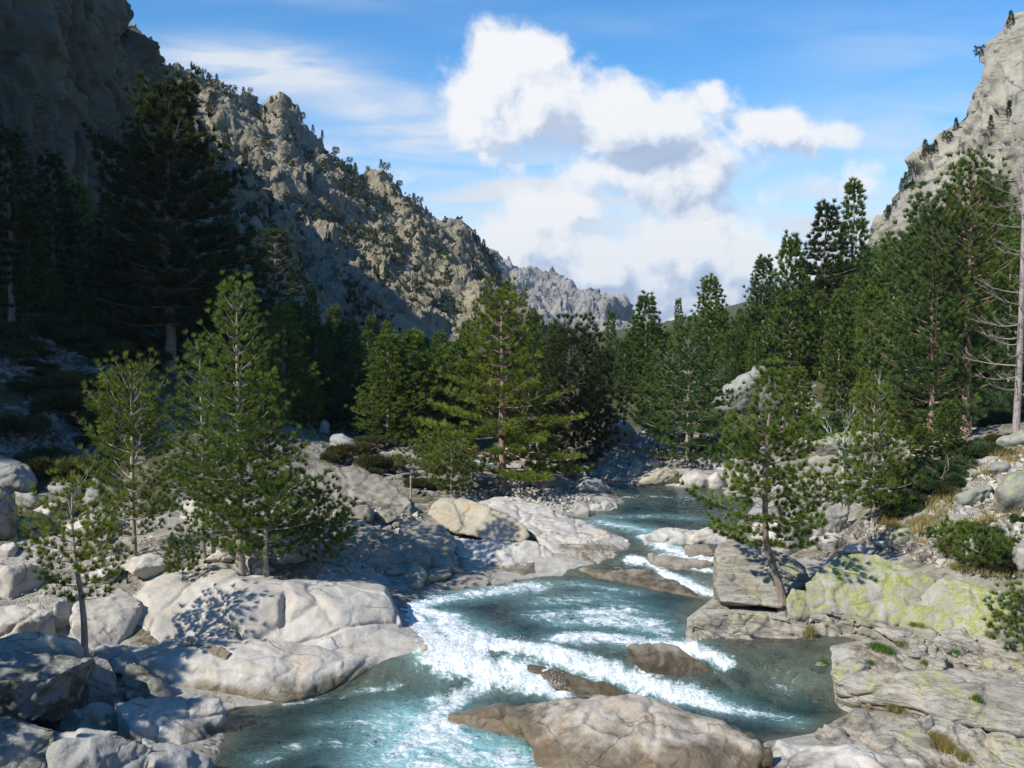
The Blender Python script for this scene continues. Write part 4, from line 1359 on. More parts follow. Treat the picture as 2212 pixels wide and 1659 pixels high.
# --- right bank
rock('rock_outcrop', 'upright lichen streaked rock that carries the leaning pine', 'lichen_some', [
    PX((1550, 1186, 2.55), (1560, 1172, 2.7), (1620, 1168, 2.8), (1705, 1200, 2.5), (1740, 1225, 2.2), (1740, 1262, 1.8), (1690, 1310, 1.45), (1620, 1300, 1.5), (1555, 1300, 1.5), (1545, 1262, 1.9)) +
    PX((1540, 1295, .9), (1545, 1300, 0), (1600, 1330, 0), (1740, 1262, 0), (1550, 1190, .5))], voxel=0.05, amp=0.105, freq=0.8, crack=0.05, facet=0.021, smooth_it=4)
rock('rock_ledge', 'bright frayed ledge jutting into the pool under the leaning pine', 'lichen_some', [
    PX((1492, 1336, 1.45), (1520, 1326, 1.6), (1600, 1318, 1.7), (1700, 1325, 1.6), (1745, 1345, 1.4), (1765, 1400, .7), (1762, 1430, .1), (1660, 1434, 0), (1560, 1426, .1), (1500, 1400, .5), (1486, 1372, 1.0), drop=0.9)],
    voxel=0.045, amp=0.112, freq=1.0, crack=0.06, tl=.16, tl_f=1.1, strata=0.15, facet=0.028, smooth_it=3)
rock('boulder', 'small green-grey boulder wedged beside the foot of the leaning pine', 'lichen', [
    PX((1698, 1290, 1.9), (1712, 1272, 2.1), (1755, 1275, 2.05), (1782, 1300, 1.7), (1778, 1325, 1.4), (1720, 1335, 1.35), (1700, 1318, 1.55), drop=0.4)], voxel=0.04, amp=0.07, freq=1.4, category='boulder')
rock('boulder', 'large boulder covered in bright yellow-green lichen right of the leaning pine', 'lichen', [
    PX((1742, 1262, 2.3), (1770, 1224, 2.75), (1842, 1190, 3.1), (1880, 1190, 3.1), (1945, 1214, 2.85), (2028, 1248, 2.5), (1990, 1300, 1.9), (1940, 1345, 1.35), (1860, 1330, 1.5), (1790, 1300, 1.8), drop=1.2)],
    voxel=0.055, amp=0.112, freq=0.7, crack=0.05, smooth_it=6, category='boulder')
rock('granite_slab', 'sloping lichen covered slab at the right edge beside the yellow boulder', 'lichen', [
    PX((2030, 1248, 2.65), (2110, 1262, 2.65), (2290, 1300, 2.5), (2290, 1350, 1.9), (2122, 1365, 1.6), (1995, 1364, 1.45), (1945, 1340, 1.5), (1962, 1305, 1.95), drop=1.2)],
    voxel=0.055, amp=0.112, freq=0.7, crack=0.06, smooth_it=4, facet=0.021)
rock('rock_ledge', 'tilted bedded ledge with dark clefts below the yellow boulder', 'lichen_some', [
    PX((1742, 1330, 1.5), (1790, 1312, 1.7), (1840, 1320, 1.6), (1910, 1360, 1.2), (1955, 1400, .7), (1990, 1424, .4), (1880, 1442, .1), (1765, 1420, .25), drop=0.8),
    PX((1830, 1330, 1.75), (1900, 1345, 1.6), (1985, 1400, .95), (1960, 1418, .75), (1880, 1372, 1.15), drop=0.6)],
    voxel=0.045, amp=0.098, freq=1.0, crack=0.08, tl=.16, tl_f=1.1, strata=0.21, facet=0.035, smooth_it=2)
rock('rock_ledge', 'stepped grassy ledges at the right edge above the long slab', 'lichen_some', [
    PX((1905, 1362, 1.4), (2000, 1362, 1.5), (2120, 1366, 1.6), (2290, 1385, 1.5), (2290, 1440, .95), (2100, 1440, .8), (1990, 1424, .7), (1940, 1398, .9), drop=0.8),
    PX((1990, 1400, 1.15), (2120, 1398, 1.3), (2130, 1425, .9), (2010, 1424, .8), drop=0.5)],
    voxel=0.05, amp=0.126, freq=1.0, crack=0.08, tl=.16, tl_f=1.1, strata=0.21, facet=0.042, smooth_it=2)
rock('granite_slab', 'long flat topped grey slab crossing the lower right corner', 'lichen_some', [
    PX((1800, 1472, .75), (1850, 1455, .9), (1902, 1448, .95), (1990, 1455, 1.0), (2030, 1446, 1.05), (2290, 1448, 1.3), (2290, 1515, 1.05), (1850, 1475, .7)) +
    PX((1808, 1524, .0), (1924, 1530, .25), (2040, 1556, .3), (2135, 1576, .35), (2290, 1600, .3), (1860, 1530, .1), (2290, 1600, -.6), (1810, 1524, -.6), (1800, 1472, -.5))],
    voxel=0.05, amp=0.12, freq=0.8, crack=0.08, facet=0.021, smooth_it=3)
rock('rock_ledge', 'frayed bedded ledge at the lower right beside the still pool', 'lichen_some', [
    PX((1755, 1588, .25), (1800, 1562, .45), (1850, 1534, .55), (1930, 1540, .6), (2106, 1578, .65), (2290, 1610, .75), (2290, 1720, .2), (2040, 1645, .3), (1880, 1625, .2), (1780, 1605, .1), drop=0.8)],
    voxel=0.045, amp=0.105, freq=1.0, crack=0.07, tl=.16, tl_f=1.1, strata=0.15, facet=0.028, smooth_it=2)
rock('granite_slab', 'smooth pale slab at the bottom edge right of the rock island', 'pale', [
    PX((1650, 1612, .3), (1690, 1602, .4), (1780, 1612, .55), (1830, 1618, .65), (1990, 1638, .55), (2060, 1720, .2), (1640, 1720, .1), (1660, 1650, .25), drop=0.8)],
    voxel=0.045, amp=0.10, freq=0.9, crack=0.03, smooth_it=6)
rock('loose_stone', 'small dark brown stone between the rock island and the bottom slab', 'wetrock', [PX((1640, 1608, .7), (1668, 1606, .72), (1670, 1622, .6), (1645, 1624, .6), drop=.4)], voxel=0.03, amp=.03, freq=3, crack=0, category='stone')
rock('loose_stone', 'white stone half in the still corner of the pool', 'pale', [PX((1808, 1448, .35), (1832, 1446, .35), (1842, 1460, .15), (1802, 1462, .1), drop=.4)], voxel=0.03, amp=.03, freq=3, crack=0, category='stone')
rock('loose_stone', 'whitish stone lying on the front of the long grey slab', 'pale', [PX((2048, 1566, .75), (2090, 1562, .78), (2106, 1582, .55), (2060, 1592, .45), drop=.3)], voxel=0.03, amp=.03, freq=3, crack=0, category='stone')
rock('loose_stone', 'split grey and white stone standing on the lower right ledge', 'shelf', [PX((1996, 1546, .95), (2014, 1542, .98), (2022, 1570, .55), (2000, 1574, .5), drop=.3)], voxel=0.03, amp=.03, freq=3, crack=0, facet=0.017, category='stone')
rock('rock_outcrop', 'pale pinkish outcrop behind the leaning pine', 'pale_mid', [
    PX((1690, 1125, 3.0), (1730, 1100, 3.3), (1800, 1076, 3.6), (1835, 1090, 3.3), (1830, 1120, 2.8), (1760, 1150, 2.4), (1695, 1160, 2.3), drop=1.0),
    PX((1628, 1130, 2.4), (1680, 1122, 2.6), (1690, 1160, 2.1), (1620, 1160, 2.0), drop=.8)], voxel=0.06, amp=0.105, freq=0.9, facet=0.035, crack=.06, smooth_it=3)
rock('boulder', 'big grey boulder spotted with lichen high on the right bank', 'lichen_speck', [
    SIL([(2146, 1056), (2176, 1018), (2290, 1010), (2290, 1120), (2214, 1120), (2158, 1098)])], voxel=0.06, amp=0.12, freq=0.8, smooth_it=8, crack=0, category='boulder')
rock('boulder', 'buried pale-green boulder beside the lichen spotted one', 'greyb', [
    SIL([(2060, 1070), (2110, 1045), (2150, 1050), (2140, 1095), (2070, 1100)])], voxel=0.06, amp=0.12, freq=1, category='boulder')
rock('boulder', 'smooth grey boulder at the top of the right bank by the grass', 'greyb', [
    SIL([(2128, 1015), (2150, 1000), (2180, 1002), (2192, 1015), (2165, 1028)])], voxel=0.05, amp=0.06, freq=1.2, crack=0, category='boulder')
rock('boulder', 'pale boulder at the very top of the right bank under the dead tree', 'greyb', [
    SIL([(2150, 950), (2200, 930), (2290, 925), (2290, 965), (2160, 968)])], voxel=0.06, amp=0.1, freq=1, category='boulder')
rock('boulder', 'large dark grey boulder low on the right edge', 'greyb', [
    SIL([(2185, 1180), (2230, 1165), (2300, 1180), (2300, 1260), (2200, 1240)])], voxel=0.06, amp=0.1, freq=1, category='boulder')
rock('boulder', 'cream boulder with a flat face in the middle of the right bank', 'pale', [
    SIL([(2075, 1170), (2110, 1160), (2140, 1185), (2120, 1215), (2080, 1205)])], voxel=0.05, amp=0.1, freq=1, facet=0.028, category='boulder')
rock('boulder', 'lichen tinted boulder at the foot of the right bank rubble', 'lichen', [
    SIL([(1920, 1150), (1960, 1140), (1985, 1160), (1975, 1185), (1920, 1185)])], voxel=0.05, amp=0.1, freq=1, category='boulder')

# --- back of the river
rock('boulder', 'big split grey boulder standing among the pines above the road', 'greyb', [
    SIL([(1536, 880), (1540, 850), (1574, 824), (1620, 800), (1645, 812), (1645, 850), (1630, 882), (1600, 900), (1560, 904), (1545, 895)], depth=.7, sink=.2)],
    voxel=0.09, amp=0.2, freq=0.5, crack=0.05, category='boulder')
rock('boulder', 'taller pale boulder leaning behind the split grey boulder', 'greyb', [
    SIL([(1612, 812), (1625, 792), (1650, 788), (1690, 830), (1700, 880), (1640, 905), (1610, 880)], depth=.7, sink=.2)],
    voxel=0.09, amp=0.25, freq=0.5, crack=0.06, facet=0.052, category='boulder')
rock('boulder', 'shaded round boulder at the end of the road by the dark pine', 'greyb', [
    SIL([(1285, 930), (1310, 905), (1350, 905), (1372, 930), (1368, 965), (1300, 970)])],
    voxel=0.08, amp=0.105, freq=0.6, category='boulder')
rock('boulder', 'long low greenish boulder on the far shore of the upper pool', 'golden', [
    SIL([(1345, 1045), (1400, 1020), (1440, 1008), (1480, 1022), (1465, 1045), (1430, 1058), (1350, 1056)])], voxel=0.06, amp=0.12, freq=0.8, category='boulder')
rock('boulder', 'rounded white boulder with a dark cleft on the far shore', 'pale_mid', [
    SIL([(1458, 1050), (1475, 1025), (1510, 1016), (1538, 1030), (1540, 1055), (1520, 1068), (1470, 1064)])], voxel=0.05, amp=0.12, freq=1.0, category='boulder')
rock('boulder', 'smaller boulder leaning on the rounded white boulder', 'pale_mid', [
    SIL([(1530, 1030), (1548, 1020), (1565, 1045), (1555, 1066), (1535, 1060)])], voxel=0.05, amp=0.08, freq=1.2, category='boulder')
rock('boulder', 'bluish wet boulder in the water left of the rounded white boulder', 'shelf', [
    SIL([(1400, 1066), (1440, 1058), (1462, 1066), (1455, 1080), (1405, 1080)])], voxel=0.05, amp=0.08, freq=1.2, category='boulder')
rock('boulder', 'flat greenish boulder on the shore under the leaning pine', 'greyb', [
    SIL([(1560, 1062), (1600, 1050), (1650, 1058), (1660, 1085), (1580, 1080)])], voxel=0.05, amp=0.08, freq=1.2, category='boulder')
rock('boulder', 'yellow-green lichen boulder behind the birch', 'lichen', [
    SIL([(1740, 960), (1800, 935), (1880, 930), (1930, 945), (1900, 970), (1780, 985)])], voxel=0.08, amp=0.105, freq=0.7, category='boulder')
rock('boulder', 'pale shaded boulder left of the thin sapling', 'greyb', [
    SIL([(925, 990), (950, 975), (985, 985), (990, 1015), (930, 1020)])], voxel=0.06, amp=0.1, freq=1, category='boulder')
rock('boulder', 'long pale shaded boulder beside the upper left stream', 'shelf', [
    SIL([(712, 945), (740, 935), (790, 965), (780, 985), (720, 975)])], voxel=0.08, amp=0.12, freq=.8, category='boulder')
rock('boulder', 'small upright shaded boulder on the left rubble slope', 'shelf', [
    SIL([(690, 915), (700, 905), (715, 915), (712, 942), (690, 942)])], voxel=0.07, amp=0.1, freq=1, category='boulder')

# --- scattered boulders: a dozen shapes, placed one by one
rng = np.random.RandomState(11)
BVAR = []
for i in range(12):
    k = 14 + i % 5
    p = rng.normal(size=(k, 3))
    p /= np.linalg.norm(p, axis=1)[:, None]
    p *= np.array([1, rng.uniform(.65, .95), rng.uniform(.45, .85)]) * rng.uniform(.75, 1, (k, 1))
    BVAR.append(remeshed([p * 0.5], 0.045, smooth_it=3 if i % 2 else 5, seed=300 + i, amp=0.06, freq=2.4, crack=0.015 if i % 3 == 0 else 0, crack_f=1.6, fine=0.010, facet=0.017, mats=[M['boulder']], name='boulder'))
BSHADED = []
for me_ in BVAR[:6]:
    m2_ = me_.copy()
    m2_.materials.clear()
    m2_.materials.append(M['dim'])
    BSHADED.append(m2_)


def inside_px(poly, n, rng):
    poly = np.array(poly, float)
    lo, hi = poly.min(0), poly.max(0)
    out = np.zeros((0, 2))
    while len(out) < n:
        q = rng.uniform(lo, hi, (n * 2, 2))
        q = q[poly_sdf(q[:, 0], q[:, 1], poly) < 0]
        out = np.concatenate([out, q])
    return out[:n]


REG = {
    'talus': ([(0, 705), (120, 745), (260, 800), (240, 1000), (190, 1035), (0, 1025)], 'grey boulder in the shaded rubble slope at the left edge', 'boulders on the shaded left rubble slope'),
    'midleft': ([(620, 900), (880, 940), (1040, 1010), (1060, 1070), (920, 1075), (850, 1040), (700, 990), (600, 960)], 'boulder on the shaded ground behind the left bank', 'boulders on the shaded ground behind the left bank'),
    'bar': ([(1000, 1062), (1110, 1050), (1240, 1068), (1300, 1085), (1240, 1112), (1170, 1092), (1090, 1066), (1010, 1084)], 'white cobble on the bar beside the centre pine', 'white cobbles on the bar beside the centre pine'),
    'shade': ([(1090, 1040), (1230, 1000), (1340, 1010), (1350, 1050), (1250, 1048), (1120, 1052)], 'bluish shaded boulder along the stream bend', 'shaded boulders along the stream bend'),
    'riprap': ([(1230, 1005), (1370, 935), (1600, 945), (1590, 1020), (1540, 1015), (1440, 1000), (1340, 1040)], 'pale boulder on the rubble bank below the road', 'boulders on the rubble bank below the road'),
    'rslope': ([(1800, 1150), (1960, 1110), (2060, 1030), (2212, 960), (2360, 940), (2400, 1250), (2212, 1250), (2060, 1240), (1900, 1180)], 'pale boulder in the sunlit rubble of the right bank', 'boulders in the sunlit rubble of the right bank'),
    'above': ([(1640, 900), (1700, 780), (1760, 820), (1770, 900), (1980, 910), (2110, 930), (2000, 950), (1700, 960)], 'white boulder among the pines above the road', 'white boulders among the pines above the road'),
    'leftbank': ([(660, 1090), (860, 1095), (930, 1130), (900, 1240), (700, 1240), (640, 1180)], 'brown boulder on the bank beside the dark pool corner', 'brown boulders on the bank beside the dark pool corner'),
    'flat': ([(0, 1110), (160, 1090), (420, 1150), (520, 1210), (250, 1260), (0, 1300)], 'grey stone on the flat bedrock round the left pines', 'grey stones on the flat bedrock round the left pines'),
}
BN = {'talus': (38, .5, 1.5), 'midleft': (22, .4, 1.2), 'bar': (28, .3, .85), 'shade': (22, .5, 1.4), 'riprap': (36, .4, 1.2), 'rslope': (46, .3, .9), 'above': (22, .6, 1.8), 'leftbank': (20, .3, .8), 'flat': (12, .25, .6)}
for key, (n, s0, s1) in BN.items():
    poly, lab, grp = REG[key]
    q = inside_px(poly, n, rng)
    H = hit(q[:, 0], q[:, 1])
    for p in H:
        if np.isnan(p[0]):
            continue
        s = s0 * (s1 / s0) ** (rng.uniform() ** 1.7)
        o = add('boulder', (BSHADED[rng.randint(6)] if key in ('talus', 'midleft') else BVAR[rng.randint(12)]), label=lab, category='boulder', group=grp)
        o.location = (p[0], p[1], p[2] + s * 0.10)
        o.rotation_euler = (rng.uniform(-.3, .3), rng.uniform(-.3, .3), rng.uniform(0, 6.28))
        o.scale = (s * rng.uniform(.85, 1.2), s, s * rng.uniform(.8, 1.2))

# broad slabs of bedrock lying between the bigger outcrops
SREG = [('lefttop', [(0, 1120), (200, 1100), (640, 1130), (690, 1230), (300, 1250), (0, 1290)], 26, 1.0, 2.6, 'pale flat slab on the bedrock terrace of the left bank', 'flat slabs on the bedrock terrace of the left bank', 'pale'),
        ('leftlow', [(0, 1350), (200, 1340), (260, 1420), (300, 1500), (220, 1600), (0, 1659)], 14, .8, 1.8, 'grey slab between the big blocks of the lower left corner', 'slabs between the big blocks of the lower left corner', 'shelf'),
        ('leftmid', [(660, 1080), (900, 1090), (960, 1130), (1010, 1240), (900, 1265), (700, 1250)], 20, .7, 1.9, 'brown slab on the bank above the middle pool', 'brown slabs on the bank above the middle pool', 'bank'),
        ('rightlow', [(1760, 1330), (2212, 1370), (2212, 1620), (1850, 1600), (1900, 1500), (1760, 1440)], 18, .6, 1.5, 'thin bedded slab among the ledges of the lower right', 'thin bedded slabs among the ledges of the lower right', 'lichen_some'),
        ('rightmid', [(1640, 1120), (1800, 1090), (1880, 1140), (1960, 1200), (1800, 1210), (1700, 1180)], 10, .7, 1.5, 'pale slab behind the leaning pine', 'pale slabs behind the leaning pine', 'pale_mid')]
for key, poly, n, s0, s1, lb, grp, mt_ in SREG:
    vs = []
    for i in range(4):
        p = rng.normal(size=(12, 3))
        p /= np.linalg.norm(p, axis=1)[:, None]
        p *= np.array([.62, .5, .24]) * rng.uniform(.8, 1, (12, 1))
        vs.append(remeshed([p], 0.03, smooth_it=3, seed=500 + i + len(lb), amp=0.05, freq=2.0, crack=0.02, crack_f=1.2, fine=0.012, tl=.03, tl_f=2.6, strata=.02 if 'bedded' in lb or 'brown' in lb else 0, mats=[M[mt_]], name='granite_slab'))
    for p in hit(*inside_px(poly, n, rng).T):
        if np.isnan(p[0]):
            continue
        s = s0 * (s1 / s0) ** rng.uniform()
        o = add('granite_slab', vs[rng.randint(4)], label=lb, category='rock', group=grp, kind='thing')
        o.location = (p[0], p[1], p[2] + s * 0.06)
        o.rotation_euler = (rng.uniform(-.16, .16), rng.uniform(-.16, .16) + (.15 if 'bedded' in lb else 0), rng.uniform(0, 6.28))
        o.scale = (s, s, s * rng.uniform(.8, 1.5))

# --- rubble nobody could count: low stones joined in one sheet per place
STV = []
for i in range(10):
    p = rng.normal(size=(11, 3))
    p /= np.linalg.norm(p, axis=1)[:, None]
    p *= np.array([1, rng.uniform(.6, .95), rng.uniform(.4, .8)]) * rng.uniform(.8, 1, (11, 1)) * 0.5
    bm = hull_bm([p])
    bmesh.ops.triangulate(bm, faces=bm.faces)
    bm.verts.ensure_lookup_table()
    bm.verts.index_update()
    STV.append((np.array([v.co[:] for v in bm.verts]), np.array([[v.index for v in f.verts] for f in bm.faces])))
    bm.free()


def rotz(n, rng, tilt=0.5):
    a, b, c = rng.uniform(0, 6.28, n), rng.normal(0, tilt, n), rng.normal(0, tilt, n)
    ca, sa, cb, sb, cc, sc_ = np.cos(a), np.sin(a), np.cos(b), np.sin(b), np.cos(c), np.sin(c)
    R = np.zeros((n, 3, 3))
    R[:, 0, 0] = ca * cb
    R[:, 0, 1] = ca * sb * sc_ - sa * cc
    R[:, 0, 2] = ca * sb * cc + sa * sc_
    R[:, 1, 0] = sa * cb
    R[:, 1, 1] = sa * sb * sc_ + ca * cc
    R[:, 1, 2] = sa * sb * cc - ca * sc_
    R[:, 2, 0] = -sb
    R[:, 2, 1] = cb * sc_
    R[:, 2, 2] = cb * cc
    return R


def stone_sheet(name, label, P, S, rng, mat):
    VV, FF, off, TT = [], [], 0, []
    pick = rng.randint(0, len(STV), len(P))
    tint = rng.uniform(0, 1, len(P))
    for i, (v, f) in enumerate(STV):
        k = np.where(pick == i)[0]
        if not len(k):
            continue
        R = rotz(len(k), rng)
        W = np.einsum('nij,vj->nvi', R, v) * S[k][:, None, None] + P[k][:, None, :]
        VV.append(W.reshape(-1, 3))
        TT.append(np.repeat(tint[k], len(v)))
        FF.append((f[None] + (np.arange(len(k)) * len(v))[:, None, None]).reshape(-1, 3) + off)
        off += len(k) * len(v)
    me = mesh_np(name, np.concatenate(VV), np.concatenate(FF), False, [mat])
    attr(me, 'tint', np.concatenate(TT))
    add(name, me, kind='stuff', label=label, category='rubble')


def stone_mat(f=1.0):
    m, k, out = new_mat('loose_stones')
    g = k.new('ShaderNodeNewGeometry')
    t = k.new('ShaderNodeAttribute', attribute_name='tint').outputs['Fac']
    col = k.ramp(t, [(0.0, (0.22, 0.21, 0.195)), (0.3, (0.36, 0.35, 0.32)), (0.6, (0.46, 0.44, 0.40)), (0.8, (0.46, 0.39, 0.30)), (1.0, (0.58, 0.56, 0.52))])
    n = k.noise(g.outputs['Position'], 7, 6, 0.7)
    col = k.mix(1.0, col, k.ramp(n, [(0.3, 0.62 * f), (0.7, 1.15 * f)]), 'MULTIPLY')
    p = k.new('ShaderNodeBsdfPrincipled')
    k.put(p.inputs['Base Color'], col)
    p.inputs['Roughness'].default_value = 0.85
    k.link(k.bump(n, 0.6, 0.05), p.inputs['Normal'])
    k.link(p.outputs[0], out.inputs[0])
    return m


M['loose'] = stone_mat()
M['loose_dim'] = stone_mat(0.45)  # same stones, colour darkened to deepen the shade on the left
SN = {'talus': (5200, .10, .75), 'midleft': (1800, .08, .5), 'bar': (1500, .07, .38), 'shade': (1200, .08, .5), 'riprap': (4200, .08, .6), 'rslope': (6400, .06, .50), 'above': (1500, .1, .8), 'leftbank': (1600, .06, .45), 'flat': (1500, .04, .26)}
for key, (n, s0, s1) in SN.items():
    poly, lab, grp = REG[key]
    q = inside_px(poly, n, rng)
    H = hit(q[:, 0], q[:, 1])
    H = H[~np.isnan(H[:, 0])]
    if key == 'rslope' or key == 'talus':
        # bare lanes of stones between patches of scrub
        H = H[fbm(H * 0.35, 3, seed=77) > (-0.12 if key == 'rslope' else -0.05)]
    S = s0 * (s1 / s0) ** (rng.uniform(size=len(H)) ** 2.0)
    H[:, 2] += S * 0.10
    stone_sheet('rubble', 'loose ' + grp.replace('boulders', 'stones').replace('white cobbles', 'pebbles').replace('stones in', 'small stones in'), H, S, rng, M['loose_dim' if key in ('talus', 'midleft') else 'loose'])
# gravel patch left of the smallest pine
q = inside_px([(0, 1262), (110, 1262), (240, 1270), (230, 1330), (100, 1345), (0, 1330)], 2600, rng)
H = hit(q[:, 0], q[:, 1])
H = H[~np.isnan(H[:, 0])]
stone_sheet('gravel', 'fine grey gravel between slabs left of the small pine', H, 0.03 * 3.0 ** rng.uniform(size=len(H)), rng, M['loose'])

# ================================================================ pines
def tubes(paths, rads, sides):
    """join tapered tubes; paths list of (k,3), rads list of (k,)"""
    VV, FF, off = [], [], 0
    for P, r in zip(paths, rads):
        P = np.asarray(P, float)
        k = len(P)
        T = np.gradient(P, axis=0)
        T /= np.linalg.norm(T, axis=1)[:, None] + 1e-9
        ref = np.where(np.abs(T[:, 2:3]) > 0.9, np.array([[1.0, 0, 0]]), np.array([[0, 0, 1.0]]))
        A = np.cross(T, ref)
        A /= np.linalg.norm(A, axis=1)[:, None] + 1e-9
        B = np.cross(T, A)
        th = np.linspace(0, 2 * math.pi, sides, endpoint=False)
        ring = P[:, None, :] + (A[:, None, :] * np.cos(th)[None, :, None] + B[:, None, :] * np.sin(th)[None, :, None]) * np.asarray(r)[:, None, None]
        VV.append(ring.reshape(-1, 3))
        i = np.arange(k - 1)[:, None] * sides
        j = np.arange(sides)[None, :]
        j2 = (j + 1) % sides
        q = np.stack([i + j, i + j2, i + sides + j2, i + sides + j], -1).reshape(-1, 4)
        FF.append(q + off)
        off += k * sides
    return np.concatenate(VV), np.concatenate(FF)


def blades(C, AX, n, L, w, rng, spread=0.85, up=0.15):
    """needle tufts: n thin blades round every point C along its axis AX"""
    m = len(C)
    D = rng.normal(size=(m, n, 3))
    D /= np.linalg.norm(D, axis=2)[:, :, None]
    D = AX[:, None, :] * (1.0 - 0.25 * rng.uniform(size=(m, n, 1))) + D * spread
    D[:, :, 2] += up
    D /= np.linalg.norm(D, axis=2)[:, :, None]
    S = rng.normal(size=(m, n, 3))
    S = np.cross(D, S)
    S /= np.linalg.norm(S, axis=2)[:, :, None] + 1e-9
    ln = L * rng.uniform(0.65, 1.15, (m, n, 1))
    base = C[:, None, :] + D * (L * 0.05)
    V = np.stack([base - S * w * 0.5, base + S * w * 0.5, base + D * ln], 2)       # m,n,3,3
    V = V.reshape(-1, 3)
    Fc = np.arange(len(V)).reshape(-1, 3)
    return V, Fc


def pine_parts(seed, H, R, cb=0.12, nwh=22, nbr=5, el0=0.05, el1=0.9, prof='cone', L=0.189, w=0.020, nb=16, tr=0.016, bend=None, step=0.13,
               twig=0.42, sides=7, gaps=0.0, curl=0.35, top_sparse=0.0, start=0.22, dead=0.0, spread=0.62, jitter=0.35, plate=False, twigs_geo=True, tz=1.0, nk=3.0):
    rng = np.random.RandomState(seed)
    bend = bend or (lambda z: np.zeros((len(np.atleast_1d(z)), 2)))
    zt = np.linspace(-0.25, H * 0.97, 16)
    bx = bend(np.clip(zt, 0, None))
    wob = np.stack([np.sin(zt * 1.1 + seed), np.cos(zt * 0.9 + seed * 2)], 1) * 0.012 * H * 0.3
    wob[:2] = 0
    tp = np.concatenate([bx + wob, zt[:, None]], 1)
    tr0 = tr * H
    rt = tr0 * (1 - np.clip(zt / H, 0, 1)) ** 0.8 + 0.006 * (H / 8) * 1.2
    rt[0] *= 1.5
    rt[1] *= 1.12
    TV, TF = tubes([tp], [rt], max(sides, 8))

    def trunk_at(z):
        return np.array([np.interp(z, zt, tp[:, 0]), np.interp(z, zt, tp[:, 1]), z])

    bp, br, tc, ta = [], [], [], []
    tw, twr = [], []
    for i in range(nwh):
        f = max(0.0, (i + 0.5 * rng.uniform(-jitter, jitter)) / nwh)
        z = H * (cb + (0.985 - cb) * f ** 0.92)
        t = min(max((z / H - cb) / (1 - cb), 0.0), 0.99)
        if rng.uniform() < gaps:
            continue
        if prof == 'cone':
            pr = min(1.0, 0.6 + t * 2.2) * (1 - t) ** 0.80 + 0.03
        elif prof == 'bush':
            pr = (math.sin(math.pi * min(1, (0.16 + 0.84 * t))) ** 0.6) * (1 - 0.25 * t)
        elif prof == 'column':
            pr = min(1.0, 0.6 + t * 1.5) * (1 - t) ** 0.55 * 0.98 + 0.03
        elif prof == 'flat':
            pr = 0.55 + 0.45 * math.sin(t * 9.0 + seed) * (0.9 - t * 0.5) + 0.05
            pr *= (1.05 - t ** 3)
        else:
            pr = prof(t)
        n = nbr + rng.randint(-1, 2)
        a0 = rng.uniform(0, 6.28)
        for k in range(max(n, 2)):
            az = a0 + 6.283 * k / max(n, 2) + rng.uniform(-0.35, 0.35)
            bl = R * pr * rng.uniform(0.68, 1.18)
            if bl < 0.06 * R:
                bl = 0.06 * R
            el = el0 + (el1 - el0) * t ** 1.5 + rng.uniform(-0.10, 0.10)
            s = np.linspace(0, 1, 7)
            hor = bl * s * math.cos(el)
            ver = bl * (s * math.sin(el) + curl * s ** 2.2 * (1 - 0.4 * t) - 0.10 * s * (1 - t))
            sway = rng.uniform(-0.14, 0.14) * bl * s ** 2
            o = trunk_at(z)
            d2 = np.array([math.cos(az), math.sin(az)])
            p2 = np.array([-d2[1], d2[0]])
            P = np.stack([o[0] + d2[0] * hor + p2[0] * sway, o[1] + d2[1] * hor + p2[1] * sway, z + ver * tz], 1)
            r0 = max(0.0075 * bl + 0.004, 0.006) * (H / 9) ** 0.5
            bp.append(P)
            br.append(r0 * (1.25 - s) + 0.002)
            if rng.uniform() < dead * (1 - t) ** 0.5:
                # bare snag: a few naked side twigs only
                for q in range(2):
                    s0 = rng.uniform(0.4, 0.9)
                    c = np.array([np.interp(s0, s, P[:, j]) for j in range(3)])
                    dd = np.append(d2 * 0.6 + p2 * rng.choice([-1, 1]) * 0.7, 0.3)
                    tw.append(np.stack([c, c + dd * 0.16 * bl, c + (dd + np.array([0, 0, .4])) * 0.3 * bl]))
                    twr.append(np.array([r0 * 0.35, r0 * 0.25, 0.002]))
                continue
            st = start if t < 0.85 else 0.15
            ntw = max(3, int(bl * (1 - st) / (step * 0.95)))
            for q in range(ntw + 1):
                s0 = min(1.0, st + (1 - st) * (q + rng.uniform(-0.3, 0.3)) / max(ntw, 1))
                s0 = max(s0, 0.05)
                c = np.array([np.interp(s0, s, P[:, j]) for j in range(3)])
                if q == ntw:
                    dd = P[-1] - P[-2]
                    dd = dd / (np.linalg.norm(dd) + 1e-9)
                    ll = step * 1.5
                else:
                    side = 1 if q % 2 else -1
                    ang_ = rng.uniform(0.6, 1.1) * side
                    dh = d2 * math.cos(ang_) + p2 * math.sin(ang_)
                    dd = np.append(dh, (0.05 if plate else rng.uniform(0.1, 0.55)))
                    dd /= np.linalg.norm(dd)
                    ll = twig * bl * (1.12 - s0) * rng.uniform(0.6, 1.1) + step
                nt = max(1, int(ll / step))
                e = c + dd * ll + np.array([0, 0, 0.18 * ll])
                if twigs_geo:
                    tw.append(np.stack([c, (c + e) / 2 - np.array([0, 0, 0.03 * ll]), e]))
                    twr.append(np.array([r0 * 0.4, r0 * 0.3, 0.002]))
                for u in range(nt):
                    fr = (u + 1.0) / nt
                    pos = c + (e - c) * fr + rng.normal(0, step * 0.18, 3)
                    ax = dd + np.array([0, 0, 0.35])
                    tc.append(pos)
                    ta.append(ax / np.linalg.norm(ax))
    # leader
    for z in np.arange(H * (0.90 + 0.05 * top_sparse), H * 1.0, step * 0.8):
        tc.append(trunk_at(min(z, H * 0.97)))
        ta.append(np.array([0, 0, 1.0]))
    BV, BF = tubes(bp, br, 5)
